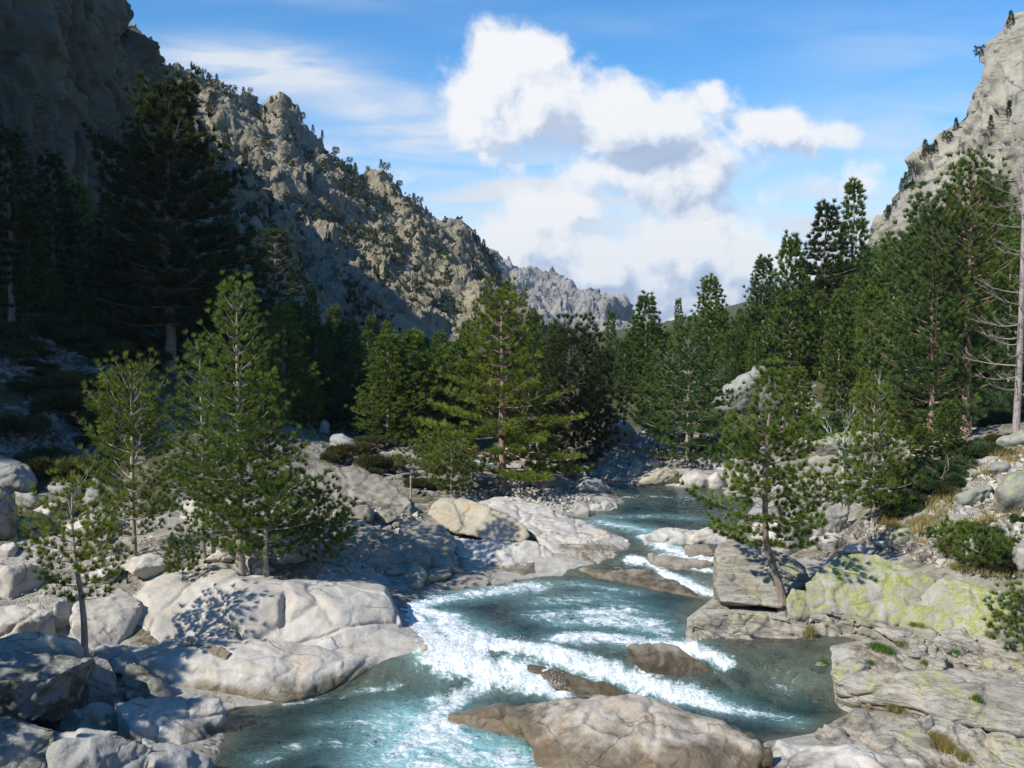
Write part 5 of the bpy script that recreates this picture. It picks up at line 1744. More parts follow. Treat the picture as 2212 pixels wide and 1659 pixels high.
    if tw:
        WV, WF = tubes(tw, twr, 3)
        BF = np.concatenate([BF, WF + len(BV)])
        BV = np.concatenate([BV, WV])
    C = np.array(tc)
    A = np.array(ta)
    NV, NF = blades(C, A, int(nb * nk), L * 0.92, w * 0.60, rng, spread)
    return (TV, TF), (BV, BF), (NV, NF)


def make_pine(name, label, loc, needle='needle', bark='bark', rotz=0.0, group=None, extra=None, limb_bark=None, **kw):
    (TV, TF), (BV, BF), (NV, NF) = pine_parts(**kw)
    root = empty(name, loc, label=label, category='pine', group=group)
    root.rotation_euler[2] = rotz
    add('trunk', mesh_np('trunk', TV, TF, True, [M[bark]]), root)
    add('branches', mesh_np('branches', BV, BF, True, [M[limb_bark or bark]]), root)
    add('crown', mesh_np('crown', NV, NF, False, [M[needle]]), root)
    return root


def foot(px, py):
    return hit([px], [py])[0]


def height_to(loc, py_top):
    """height that brings the top of something standing at loc to photo row py_top"""
    Yd = loc[1]
    return float(at_y(1106, py_top, Yd)[2] - loc[2])


# --- left bank, near
B = at_z(182, 1408, 1.3)
make_pine('pine_tree', 'smallest left pine with a bare lower trunk, rising between pale slabs', B, 'needle_yellow', 'bark_pale', nk=2.2, seed=1, H=height_to(B, 1028), R=1.45, cb=0.30, nwh=11, nbr=4,
          el0=0.10, el1=0.9, prof='bush', L=0.236, w=0.023, nb=26, tr=0.020, step=0.15, curl=0.35, start=0.28, gaps=0.05, dead=0.10, twig=0.45,
          bend=lambda z: np.stack([-0.055 * z + 0.05 * np.sin(z * 1.5), 0 * z], 1) if True else None)
B = at_z(290, 1232, 2.0)
make_pine('pine_tree', 'slender pine with white twisted branches, second from the left', B, 'needle_yellow', 'bark_pale', seed=2, H=height_to(B, 786), R=1.95, cb=0.17, nwh=13, nbr=6, nk=2.2, jitter=.15,
          el0=0.12, el1=0.9, prof='bush', L=0.236, w=0.026, nb=24, tr=0.016, step=0.16, curl=0.38, start=0.26, dead=0.12, limb_bark='bark_pale')
B = at_z(520, 1232, 2.3)
make_pine('pine_tree', 'tallest bright green pine with a white leader on the pale outcrop', B, 'needle', 'bark_pale', seed=3, H=height_to(B, 600), R=2.35, cb=0.07, nwh=17, nbr=7, nk=2.3, jitter=.15,
          el0=0.0, el1=0.85, prof='cone', L=0.236, w=0.029, nb=24, tr=0.013, step=0.17, curl=0.34, start=0.24, dead=0.08)
B = at_z(440, 1215, 2.3)
make_pine('pine_tree', 'young pine with a pale leader just left of the tallest one', B, 'needle', 'bark_pale', seed=4, H=height_to(B, 728), R=1.8, cb=0.12, nwh=13, nbr=6, nk=2.3, jitter=.15,
          el0=0.05, el1=0.9, prof='cone', L=0.236, w=0.029, nb=22, tr=0.012, step=0.17, curl=0.38, start=0.25)
B = at_z(575, 1242, 2.2)
make_pine('pine_tree', 'low broad pine pressed against the right of the tallest left pine', B, 'needle', 'bark_pale', seed=5, H=height_to(B, 828), R=2.2, cb=0.10, nwh=16, nbr=5,
          el0=0.05, el1=0.9, prof='cone', L=0.236, w=0.029, nb=22, tr=0.014, step=0.17, curl=0.30, start=0.25, dead=0.05)
B = at_z(395, 1262, 2.0)
make_pine('pine_sapling', 'tiny pine sapling on the pale outcrop between the trunks', B, 'needle', 'bark', seed=6, H=1.35, R=0.55, cb=0.25, nwh=6, nbr=4,
          prof='bush', L=0.201, w=0.023, nb=22, tr=0.018, step=0.13, start=0.25)
B = foot(690, 1235)
make_pine('pine_sapling', 'low shaded pine at the dark end of the left bank', B, 'needle', 'bark', seed=7, H=height_to(B, 1060), R=1.4, cb=0.15, nwh=9, nbr=5,
          prof='bush', L=0.224, w=0.026, nb=22, tr=0.018, step=0.16, start=0.25)
# --- centre
B = foot(1085, 1056)
make_pine('pine_tree', 'broad layered yellow-green pine standing alone in the centre', B, 'needle_yellow', 'bark_red', seed=8, H=height_to(B, 618), R=4.5, cb=0.10, nwh=13, nbr=8, jitter=0.1,
          el0=-0.06, el1=0.95, prof=lambda t: (1.03 - t) ** 0.85 * min(1, 0.85 + t), L=0.319, w=0.043, nb=20, tr=0.020, nk=3.4, step=0.20, curl=0.20, start=0.30, dead=0.06, plate=True, tz=1.0, twig=0.38)
B = foot(1238, 1022)
make_pine('pine_tree', 'dark pine directly behind the right of the centre pine', B, 'needle_dark', 'bark', seed=9, H=height_to(B, 716), R=3.6, cb=0.06, nwh=22, nbr=6,
          el0=0.05, el1=1.0, prof='column', L=0.378, w=0.058, nb=16, tr=0.018, step=0.28, curl=0.3, start=0.25)
B = foot(888, 1088)
make_pine('pine_sapling', 'thin sapling with one long bare branch left of the centre pine', B, 'needle_yellow', 'bark_pale', seed=10, H=height_to(B, 955), R=0.9, cb=0.5, nwh=6, nbr=3,
          prof='bush', L=0.224, w=0.026, nb=20, tr=0.016, step=0.16, start=0.25, dead=0.3)
B = foot(975, 1072)
make_pine('pine_sapling', 'bushy young pine at the foot of the centre pine', B, 'needle_yellow', 'bark_pale', seed=11, H=height_to(B, 968), R=1.45, cb=0.08, nwh=8, nbr=5,
          prof='bush', L=0.236, w=0.029, nb=22, tr=0.02, step=0.18, start=0.22)
# --- right bank near
B = at_z(1692, 1312, 1.35)


def lean(z):
    z = np.atleast_1d(z)
    return np.stack([-0.62 * sstep(0.0, 2.4, z) + 0.16 * np.clip(z - 4, 0, 9) * 0.3, 0.0 * z], 1)


def t8(t):
    if t < 0.15:
        return 1.0
    if t < 0.25:
        return 0.5
    if t < 0.62:
        return 0.50 + 0.20 * math.sin((t - 0.25) * 7.0)
    return 0.24 * (1 - t) / 0.38 + 0.06


make_pine('pine_tree', 'leaning pine with a curved bare trunk on the lichen rocks', B, 'needle', 'bark', seed=12, H=height_to(B, 790), R=2.25, cb=0.27, nwh=17, nbr=5, nk=3.4, jitter=.15, plate=True,
          el0=0.02, el1=0.9, prof=t8, L=0.236, w=0.028, nb=24, tr=0.017, step=0.16, curl=0.30, start=0.28, bend=lean, dead=0.08, limb_bark='bark')
B = foot(1885, 1138)
make_pine('pine_tree', 'open young pine with a thin straight leader behind the birch', B, 'needle', 'bark_pale', seed=13, H=height_to(B, 832), R=1.7, cb=0.12, nwh=14, nbr=4,
          el0=0.05, el1=0.8, prof='cone', L=0.260, w=0.032, nb=20, tr=0.012, step=0.19, curl=0.3, start=0.22, gaps=0.05)
B = foot(1770, 1120)
make_pine('pine_sapling', 'low sprawling pine between the leaning pine and the birch', B, 'needle', 'bark', seed=14, H=height_to(B, 1030), R=1.3, cb=0.10, nwh=7, nbr=5,
          prof='bush', L=0.236, w=0.029, nb=20, tr=0.02, step=0.18, start=0.3)
# fallen green pine branch and shrubby pines on the right bank rocks
for px, py, hh, rr, lb in ((2120, 1240, 1.0, 1.0, 'dwarf pine creeping over the rubble above the lichen slab'), (2060, 1205, .8, .6, 'tiny green pine above the yellow lichen boulder'),
                           (2215, 1420, 1.7, 1.0, 'dark green young pine cut by the lower right edge')):
    B = foot(px, py)
    make_pine('pine_sapling', lb, B, 'needle', 'bark', seed=int(px), H=hh, R=rr, cb=0.12, nwh=7, nbr=5, prof='bush', L=0.201, w=0.023, nb=22, tr=0.02, step=0.14, start=0.3)
# --- further back, right
B = foot(1485, 1002)
make_pine('pine_tree', 'dark green pine with wide low tiers above the rubble bank', B, 'needle_blue', 'bark_pale', seed=15, H=height_to(B, 700), R=3.5, cb=0.05, nwh=13, nbr=8, jitter=.2,
          el0=-0.02, el1=0.9, prof='cone', L=0.330, w=0.049, nb=18, tr=0.014, step=0.25, curl=0.28, start=0.25, plate=True)
B = foot(2085, 945)
make_pine('pine_tree', 'tall pine with a bare reddish trunk rising above the right forest', B, 'needle', 'bark_red', seed=16, H=height_to(B, 348), R=2.6, cb=0.40, nwh=22, nbr=5,
          el0=0.1, el1=0.9, prof='column', L=0.319, w=0.046, nb=18, tr=0.015, step=0.24, curl=0.35, start=0.25, dead=0.25)
B = foot(2010, 955)
make_pine('pine_tree', 'massive dense green pine at the right edge of the forest', B, 'needle_blue', 'bark_red', seed=17, H=height_to(B, 425), R=3.5, cb=0.05, nwh=30, nbr=6,
          el0=0.05, el1=0.95, prof='column', L=0.330, w=0.052, nb=17, tr=0.013, step=0.26, curl=0.36, start=0.3)
# --- left, in the shade
B = foot(368, 800)
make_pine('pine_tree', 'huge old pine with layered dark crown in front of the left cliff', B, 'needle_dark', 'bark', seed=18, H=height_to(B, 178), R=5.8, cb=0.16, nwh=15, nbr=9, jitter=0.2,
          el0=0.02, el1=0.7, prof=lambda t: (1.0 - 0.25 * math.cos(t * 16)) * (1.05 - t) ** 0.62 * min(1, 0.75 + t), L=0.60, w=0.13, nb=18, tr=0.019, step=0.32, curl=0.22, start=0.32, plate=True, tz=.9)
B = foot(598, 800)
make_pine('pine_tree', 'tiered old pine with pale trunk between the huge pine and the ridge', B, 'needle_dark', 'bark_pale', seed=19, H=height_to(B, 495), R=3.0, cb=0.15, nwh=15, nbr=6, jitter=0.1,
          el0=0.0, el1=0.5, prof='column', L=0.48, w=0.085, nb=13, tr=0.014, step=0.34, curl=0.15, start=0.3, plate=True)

# --- forest variants, each built once and then planted
VAR = []


def variant(label, needle, bark, **kw):
    r = make_pine('pine_tree', label, (0, 0, -500), needle, bark, **kw)
    r['_h'] = kw['H']
    VAR.append(r)
    return r


LAB = {}
va = dict(L=0.50, w=0.13, nb=15, step=0.32)
for sd in range(3):
    variant('c', ['needle', 'needle_blue', 'needle'][sd], 'bark_pale', seed=40 + sd, H=12, R=2.9, cb=0.06, nwh=22, nbr=5, el0=0.0, el1=0.95, prof='cone', tr=0.013, curl=0.28, start=0.15, **va)
for sd in range(2):
    variant('k', ['needle', 'needle_blue'][sd], 'bark_pale', seed=50 + sd, H=12, R=2.3, cb=0.05, nwh=24, nbr=5, el0=0.15, el1=1.0, prof='column', tr=0.012, curl=0.4, start=0.15, **va)
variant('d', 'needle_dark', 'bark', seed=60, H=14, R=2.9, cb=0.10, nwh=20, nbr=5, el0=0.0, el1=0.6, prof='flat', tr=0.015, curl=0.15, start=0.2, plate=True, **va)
variant('s', 'needle', 'bark_pale', seed=61, H=14, R=1.3, cb=0.30, nwh=22, nbr=4, el0=0.1, el1=0.7, prof='cone', tr=0.012, curl=0.3, start=0.3, gaps=.1, dead=.2, **va)
variant('y', 'needle_yellow', 'bark_pale', seed=62, H=9, R=1.8, cb=0.08, nwh=16, nbr=5, el0=0.1, el1=1.0, prof='cone', tr=0.012, curl=0.4, start=0.15, **va)
_used = set()


def plant(vi, px, top, Y, label, group, base=None, wscale=1.0, rz=None, rng=np.random.RandomState(3)):
    """a pine whose top reaches photo row top at bearing px, at distance Y"""
    x = (px - 1106.0) / F * Y
    p = at_y(px, top, Y)
    z = gz_at(p[0], Y) - 0.15
    H = p[2] - z
    if H < 1.0:
        return None
    src = VAR[vi]
    if vi not in _used:
        _used.add(vi)
        r = src
    else:
        r = copy_tree(src)
    s = H / src['_h']
    r.location = (p[0], Y, z)
    r.scale = (s * wscale, s * wscale, s)
    r.rotation_euler = (0, 0, rng.uniform(0, 6.28) if rz is None else rz)
    r['label'] = label
    r['group'] = group
    return r


# named skyline pines on the right
SKY = [(5, 1785, 436, 92, 1.0, 'dark pine with flat tiers on the right skyline, left of the thin spire'),
       (6, 1845, 396, 96, .9, 'thin tall spire-like pine, highest on the right skyline behind the dense stand'),
       (0, 1710, 516, 84, .85, 'pointed grey-green pine on the skyline above the white rubble'),
       (0, 1535, 604, 88, 1.1, 'broad-topped pine standing proud of the middle of the right forest'),
       (2, 1396, 640, 82, 1.1, 'pale-branched pine at the left end of the right forest'),
       (6, 1466, 648, 110, .8, 'thin distant pine between the two broad forest pines'),
       (3, 1815, 640, 66, .9, 'pine with a pale straight leader in front of the right forest'),
       (3, 1935, 520, 72, 1.1, 'dense green pine left of the massive right pine'),
       (4, 2140, 400, 78, 1.1, 'dense pine behind the dead grey tree'),
       (7, 1870, 800, 58, 1.0, 'short yellow-green pine at the forest edge behind the birch'),
       (1, 1650, 560, 100, 1.0, 'slim bluish pine left of the pointed grey-green one'),
       (6, 1320, 675, 105, 1.0, 'thin pine at the far left end of the right forest')]
for vi, px, top, Y, ws, lb in SKY:
    plant(vi, px, top, Y, lb, 'pines of the sunlit right forest', wscale=ws)
rng = np.random.RandomState(21)
sky_x = [1290, 1350, 1400, 1460, 1535, 1610, 1660, 1710, 1785, 1845, 1900, 1950, 2000, 2070, 2130, 2260]
sky_y = [742, 706, 690, 690, 668, 642, 635, 600, 560, 545, 515, 480, 470, 450, 440, 430]
for i in range(116):
    t = i / 116.0
    px = 1290 + 970 * ((i * 0.6180339) % 1.0)
    row = rng.uniform()
    Y = 66 + 90 * row ** 1.2
    if px < 1560:
        Y += 12
    sk = np.interp(px, sky_x, sky_y)
    top = sk + (1 - row) * rng.uniform(20, 150) * (0.35 if px < 1560 else 0.8) + rng.uniform(0, 24)
    if 1500 < px < 1790 and Y < 82:
        Y = 82 + (Y - 66) * 0.8
    z = gz_at((px - 1106) / F * Y, Y)
    zone = 'left end' if px < 1500 else ('middle' if px < 1780 else 'right end')
    plant([0, 1, 2, 3, 4, 3, 1][i % 7], px, top, Y, 'green pine in the dense %s of the sunlit right forest' % zone, 'pines of the sunlit right forest', rng=rng)
# left: dark forest under the cliff and mid-left stand with lit tops
LEFTF = [(5, 15, 275, 60, 1.1, 'tall half-lit pine at the very left edge'), (5, 110, 330, 72, 1.1, 'dark pine next to the tall one at the left edge'),
         (0, 160, 400, 84, 1.2, 'dark pine between the left edge and the huge old pine'), (5, 235, 420, 90, 1.2, 'dark pine just left of the huge old pine'),
         (1, 60, 470, 64, 1.2, 'dark shorter pine at the left edge above the rubble'), (1, 180, 640, 66, 1.5, 'low dark pine left of the trunk of the huge old pine'), (0, 265, 660, 68, 1.5, 'low dark pine just left of the trunk of the huge old pine'), (1, 455, 690, 70, 1.6, 'low dark pine right of the trunk of the huge old pine'), (0, 120, 600, 68, 1.4, 'dark pine between the rubble slope and the huge old pine'), (0, 470, 560, 84, 1.2, 'shaded pine right of the huge old pine'),
         (5, 530, 600, 92, 1.1, 'shaded pine behind the tallest left pine'), (2, 672, 628, 100, .9, 'half-lit pointed pine right of the tiered old pine'),
         (4, 722, 668, 92, 1.1, 'half-lit pine, second right of the tiered old pine'), (4, 775, 715, 88, 1.1, 'sunlit narrow pine in the mid-left stand'),
         (3, 803, 690, 92, 1.1, 'sunlit dense pine, highest in the mid-left stand'), (3, 835, 700, 95, 1.0, 'sunlit pine right beside the highest of the mid-left stand'),
         (5, 885, 718, 86, .9, 'flat-topped sunlit pine with a bare pale trunk left of the centre pine'), (1, 950, 745, 96, 1.2, 'shaded pine left behind the centre pine'),
         (0, 1005, 700, 110, 1.1, 'pine peering out behind the left shoulder of the centre pine'), (3, 1150, 680, 100, 1.1, 'pine peering out behind the right shoulder of the centre pine'),
         (1, 1195, 700, 104, 1.1, 'pine at the foot of the far ridge right of the centre pine'), (1, 905, 800, 78, 1.3, 'broad black-green pine low in the mid-left shade'),
         (0, 660, 740, 76, 1.3, 'shaded low pine right behind the tallest left pine'), (1, 745, 790, 74, 1.2, 'shaded low pine above the left shadow rocks'),
         (0, 840, 790, 76, 1.2, 'shaded low pine in the middle of the dark stand')]
for vi, px, top, Y, ws, lb in LEFTF:
    plant(vi, px, top, Y, lb, 'pines of the shaded left forest', wscale=ws)
for i in range(112):
    px = -60 + 1250 * ((i * 0.6180339 + .31) % 1.0)
    Y = rng.uniform(72, 130)
    if i % 2 and 560 < px < 1010:
        Y = rng.uniform(60, 74)
    if px > 560:
        Y = min(Y, 108)
    sk = np.interp(px, [-60, 150, 300, 480, 600, 700, 900, 1000, 1200], [420, 480, 520, 610, 640, 690, 720, 720, 725])
    top = sk + rng.uniform(0, 90) * (1.2 - (Y - 72) / 78)
    zone = 'under the cliff' if px < 450 else 'below the spiky mountainside'
    plant([0, 1, 2, 5, 1][i % 5], px, top, Y, 'dark pine in the shaded left forest ' + zone, 'pines of the shaded left forest', rng=rng, wscale=1.3)
# young pines along the forest edge by the road
for px, py, h_, vi, lb in ((1725, 925, 3.6, 7, 'young yellow pine in front of the white rubble'),
                           (1960, 965, 3.0, 7, 'young pine at the foot of the massive right pine'), (2045, 1000, 2.4, 3, 'low pine on the slope below the massive right pine'),
                           (1990, 1030, 2.0, 7, 'small pine among the juniper scrub on the right bank'), (1405, 930, 4.0, 3, 'young pine beside the end of the road')):
    p = foot(px, py)
    t = VAR[vi]
    r = copy_tree(t) if vi in _used else t
    _used.add(vi)
    r.location = p
    s = h_ / t['_h']
    r.scale = (s * 1.5, s * 1.5, s)
    r['label'] = lb
    r['group'] = 'young pines at the forest edge'
# pines standing out of the frame on the left: they throw the shade over the left foreground
for x, y, h_, vi, lb in ((-14.8, 19.5, 6.5, 0, 'pine beyond the left edge beside the mossy block'), (-13.2, 15.0, 7.5, 3, 'pine beyond the left edge nearest the camera'),
                         (-18.2, 21.0, 8.0, 1, 'pine beyond the left edge by the huge boulder'), (-11.0, 11.0, 7.0, 4, 'pine beyond the lower left corner')):
    r = copy_tree(VAR[vi])
    r.location = (x, y, gz_at(x, y))
    s = h_ / VAR[vi]['_h']
    r.scale = (s * 1.3, s * 1.3, s)
    r['label'] = lb
    r['group'] = 'pines beyond the left edge'

# --- dead tree on the right edge
rngd = np.random.RandomState(8)
B = foot(2194, 934)
Hd = height_to(B, 205)
tp = np.stack([0.012 * np.linspace(0, Hd, 12) + 0.05 * np.sin(np.linspace(0, 5, 12)), 0 * np.linspace(0, 1, 12), np.linspace(-0.4, Hd, 12)], 1)
tv, tf = tubes([tp], [0.145 * (1 - np.linspace(0, 1, 12)) ** 0.75 + 0.02], 12)
root = empty('dead_tree', B, label='bare dead grey tree with upcurved branches at the right edge', category='dead tree')
add('trunk', mesh_np('trunk', tv, tf, True, [M['bark_dead']]), root)
bp, br = [], []
for i in range(70):
    z = Hd * min(0.97, 0.10 + 0.86 * i / 70 + rngd.uniform(-.02, .02))
    az = rngd.uniform(0, 6.28)
    bl = (2.6 * (1 - (z / Hd) ** 1.6) + 0.35) * rngd.choice([0.25, 0.6, 0.85, 1.1])
    s = np.linspace(0, 1, 6)
    P = np.stack([0.012 * z + math.cos(az) * bl * s, math.sin(az) * bl * s, z - rngd.uniform(-.1, .25) * bl * s + rngd.uniform(.15, .5) * bl * s ** 2.4], 1) + np.cumsum(rngd.normal(0, .03, (6, 3)), 0) * np.array([[0], [1], [1], [1], [1], [1]])
    bp.append(P)
    br.append(0.024 * (1.15 - s) * (0.5 + bl / 3))
    for q in range(10):
        s0 = rngd.uniform(0.3, 0.98)
        c = np.array([np.interp(s0, s, P[:, j]) for j in range(3)])
        a2 = az + rngd.choice([-1, 1]) * rngd.uniform(0.4, 1.0)
        ll = bl * rngd.uniform(0.12, 0.3)
        d = np.array([math.cos(a2), math.sin(a2), rngd.uniform(0.1, 0.9)])
        bp.append(np.stack([c, c + d * ll * 0.5, c + d * ll + np.array([0, 0, 0.15 * ll])]))
        br.append(np.array([0.012, 0.009, 0.004]))
bv, bf = tubes(bp, br, 4)
add('branches', mesh_np('branches', bv, bf, True, [M['bark_dead']]), root)


# --- leafless birch and twiggy brush
def twig_tree(name, label, B, H, mat, nst, spread, seed, cat, leaves=None, levels=3, r0=0.05, group=None):
    r_ = np.random.RandomState(seed)
    paths, rads, tips = [], [], []

    def grow(p, d, ln, r, lev):
        d = d / np.linalg.norm(d)
        k = 5
        P = [p]
        for i in range(k - 1):
            d = d + r_.normal(0, 0.10, 3) + np.array([0, 0, 0.04])
            d /= np.linalg.norm(d)
            P.append(P[-1] + d * ln / (k - 1))
        P = np.array(P)
        paths.append(P)
        rads.append(r * np.linspace(1, 0.45, k))
        tips.append(P[-1])
        if lev <= 0:
            return
        for i in range(4 if lev > 1 else 3):
            s0 = r_.uniform(0.35, 1.0)
            c = P[min(k - 1, int(s0 * (k - 1)))]
            dd = d + r_.normal(0, spread, 3)
            grow(c, dd, ln * r_.uniform(0.45, 0.7), r * 0.5, lev - 1)
    for i in range(nst):
        grow(np.array([0, 0, -0.1]), np.array([r_.normal(0, spread * 0.6), r_.normal(0, spread * 0.6), 1.0]) if nst > 1 else np.array([0, 0, 1.0]), H * r_.uniform(0.5, 0.62), r0, levels)
    v, f = tubes(paths, rads, 4)
    if leaves:
        root = empty(name, B, label=label, category=cat, group=group)
        add('trunk', mesh_np('trunk', v, f, True, [M[mat]]), root)
        T = np.array(tips)
        nv, nf = blades(T, np.tile([[0, 0, 1.0]], (len(T), 1)), 5, 0.09, 0.07, r_, 1.2)
        add('foliage', mesh_np('foliage', nv, nf, False, [M[leaves]]), root)
        return root
    o = add(name, mesh_np(name, v, f, True, [M[mat]]), label=label, category=cat, group=group)
    o.location = B
    return o


B = foot(1822, 1056)
twig_tree('birch_tree', 'white slender birch just coming into leaf on the right bank', B, height_to(B, 835), 'birch', 1, 0.34, 5, 'birch', 'leaf_fresh', 4, 0.09)
B = foot(1905, 905)
twig_tree('birch_tree', 'thin young birch at the forest edge behind the right bank', B, 3.6, 'birch', 2, 0.3, 6, 'birch', 'leaf_fresh', 3, 0.04)
B = foot(1690, 925)
twig_tree('birch_tree', 'small leafing birch beside the pale boulder above the road', B, 4.2, 'birch', 2, 0.3, 9, 'birch', 'leaf_fresh', 4, 0.04)
for i, (px, py, hh) in enumerate([(1850, 1165, 1.0), (1890, 1180, 1.1), (1930, 1190, 1.1), (1965, 1200, .9), (1990, 1215, .8), (1820, 1185, .9), (1870, 1100, .8), (1800, 1060, .9), (545, 1245, .8), (600, 1262, .7), (1560, 1040, .6)]):
    where = 'behind the yellow lichen boulder' if i < 6 else ('at the foot of the tallest left pine' if 7 < i < 10 else 'near the birch on the right bank' if i < 8 else 'on the far shore of the upper pool')
    twig_tree('brush', 'leafless brown brush ' + where, foot(px, py), hh, 'twig', 9, 0.55, 70 + i, 'shrub', None, 2, 0.012, group='leafless brown brush on the banks')
# fallen branches on the right bank
for px, py, px2, py2, lb in ((2082, 980, 2046, 1014, 'short fallen pinkish log on the right bank scrub'), (2030, 1062, 2008, 1085, 'small fallen branch in the shade of the right bank scrub')):
    a, b = foot(px2, py2), foot(px, py)
    a = a + np.array([0, 0, .15])
    b = b + np.array([0, 0, .45])
    v, f = tubes([np.linspace(a, b, 5)], [np.array([.09, .1, .09, .08, .05])], 8)
    v2, f2 = tubes([np.array([a + (b - a) * .6, a + (b - a) * .6 + [.2, -.1, .35], a + (b - a) * .6 + [.3, -.1, .8]]), np.array([b, b + [.3, 0, .4], b + [.3, .1, .9]]), np.array([b, b + [-.2, 0, .3], b + [-.5, .1, .5]])], [np.array([.03, .02, .008])] * 3, 5)
    add('fallen_log', mesh_np('fallen_log', np.concatenate([v, v2]), np.concatenate([f, f2 + len(v)]), True, [M['bark_red']]), label=lb, category='log')


# ================================================================ small plants
def bush_mesh(seed, mat, n=900, L=0.16, w=0.03, flat=0.6, lobes=7):
    r_ = np.random.RandomState(seed)
    C = []
    for i in range(lobes):
        c = np.array([r_.uniform(-.5, .5), r_.uniform(-.5, .5), r_.uniform(.05, .3)]) * np.array([1, 1, flat])
        rr = r_.uniform(.2, .38)
        d = r_.normal(size=(n // lobes, 3))
        d /= np.linalg.norm(d, axis=1)[:, None]
        d[:, 2] = np.abs(d[:, 2]) * flat
        C.append(c + d * rr * r_.uniform(.6, 1, (len(d), 1)))
    C = np.concatenate(C)
    A = C - np.array([0, 0, -0.1])
    A /= np.linalg.norm(A, axis=1)[:, None]
    v, f = blades(C, A, 7, L, w, r_, 0.7)
    return mesh_np('shrub', v, f, False, [M[mat]])


BUSH = [bush_mesh(1, 'scrub'), bush_mesh(2, 'scrub', flat=.8), bush_mesh(3, 'scrub_green'), bush_mesh(4, 'scrub_green', flat=.9), bush_mesh(5, 'scrub_green', 700, .2, .03)]
BREG = [('talus', [(0, 705), (120, 745), (260, 800), (240, 1000), (190, 1035), (0, 1025)], 34, .9, 2.4, (0, 1), 'dark low shrub on the shaded left rubble slope', 'shrubs on the shaded left rubble slope'),
        ('ml', [(600, 870), (880, 930), (1000, 1010), (900, 1060), (700, 990)], 16, .8, 2.0, (0, 1), 'dark low shrub on the shaded ground behind the left bank', 'shrubs on the shaded ground behind the left bank'),
        ('rs', [(1890, 1080), (1960, 1010), (2080, 975), (2212, 945), (2140, 1000), (2060, 1050), (1960, 1120)], 26, .7, 1.6, (2, 3, 4, 0), 'green juniper bush on the upper right bank', 'juniper bushes on the upper right bank'),
        ('rm', [(1640, 985), (1780, 950), (1930, 960), (1960, 1040), (1860, 1080), (1760, 1060), (1660, 1060)], 16, .5, 1.2, (2, 3, 0), 'green bush on the ground behind the leaning pine', 'bushes behind the leaning pine'),
        ('rt', [(1980, 1170), (2100, 1120), (2212, 1130), (2212, 1250), (2080, 1230)], 14, .4, .9, (0, 1, 3), 'small brownish bush in the rubble of the right bank', 'small bushes in the rubble of the right bank'),
        ('fe', [(1560, 945), (1700, 900), (1900, 905), (2120, 925), (2100, 950), (1700, 960)], 26, .8, 2.0, (3, 4, 2), 'green bush along the forest edge by the road', 'bushes along the forest edge by the road'),
        ('lf', [(60, 712), (300, 700), (560, 730), (620, 800), (420, 830), (260, 800), (140, 770)], 34, 1.2, 2.8, (0, 1), 'dark shrub under the huge old pine', 'dark shrubs under the huge old pine'),
        ('dt', [(2040, 860), (2212, 820), (2212, 925), (2060, 925)], 22, 1.2, 2.6, (3, 4, 2), 'tall green bush behind the dead grey tree', 'tall bushes behind the dead grey tree')]
for key, poly, n, s0, s1, vs, lb, grp in BREG:
    for p in hit(*inside_px(poly, n, rng).T):
        if np.isnan(p[0]):
            continue
        o = add('shrub', BUSH[vs[rng.randint(len(vs))]], label=lb, category='shrub', group=grp)
        s = rng.uniform(s0, s1)
        o.location = p
        o.scale = (s, s, s * rng.uniform(.7, 1.1))
        o.rotation_euler = (0, 0, rng.uniform(0, 6.28))
# grass tufts on the ledges and the right bank
def tuft_mesh(seed, mat, n=120, L=0.3):
    r_ = np.random.RandomState(seed)
    C = np.concatenate([r_.normal(0, .10, (n, 2)), np.zeros((n, 1))], 1)
    v, f = blades(C, np.tile([[0, 0, 1.0]], (n, 1)), 3, L, .012, r_, 0.45, .2)
    return mesh_np('grass_tuft', v, f, False, [M[mat]])


TUFT = [tuft_mesh(1, 'grass'), tuft_mesh(2, 'grass_green', 150, .22), tuft_mesh(3, 'grass', 160, .36)]
GT = [(1895, 1400, 1, 1.0), (1905, 1404, 1, 1.0), (1918, 1408, 1, .9), (1750, 1368, 2, .8), (1745, 1378, 0, .8), (1925, 1530, 0, 1.0), (1940, 1540, 0, .9), (2035, 1615, 2, 1.0), (2050, 1622, 0, .9), (2080, 1640, 0, .8), (2020, 1600, 2, .8),
      (1780, 1430, 1, .6), (2110, 1510, 1, .7), (1975, 1350, 1, .6), (1990, 1355, 0, .6), (1945, 1395, 0, .8), (2140, 1375, 0, .7), (1880, 1432, 1, .6), (2065, 1408, 1, .5), (2000, 1432, 1, .6)]
dg = None
bpy.context.view_layer.update()
dg = bpy.context.evaluated_depsgraph_get()
for px, py, v, s in GT:
    d = ray(px, py)
    ok, loc, nrm, idx, ob, mt = SC.ray_cast(dg, Vector((0, 0, CAM_Z)), Vector(d).normalized())
    if not ok:
        continue
    o = add('grass_tuft', TUFT[v], kind='thing', label='small %s grass tuft in a cleft of the right ledges' % ('green' if v == 1 else 'dry straw-coloured'), category='grass tuft', group='grass tufts in the clefts of the right ledges')
    o.location = loc - Vector((0, 0, .03))
    o.scale = (s, s, s)
q = inside_px([(1900, 1130), (2060, 1040), (2212, 950), (2212, 1250), (2080, 1240)], 420, rng)
H = hit(q[:, 0], q[:, 1])
H = H[~np.isnan(H[:, 0])]
H = H[fbm(H * 0.5, 3, seed=5) > 0.0]
VV, FF, off = [], [], 0
for i, p in enumerate(H):
    r_ = np.random.RandomState(900 + i)
    C = np.concatenate([r_.normal(0, .16, (26, 2)), np.zeros((26, 1))], 1) + p
    v, f = blades(C, np.tile([[0, 0, 1.0]], (26, 1)), 3, .24, .016, r_, .5, .2)
    VV.append(v)
    FF.append(f + off)
    off += len(v)
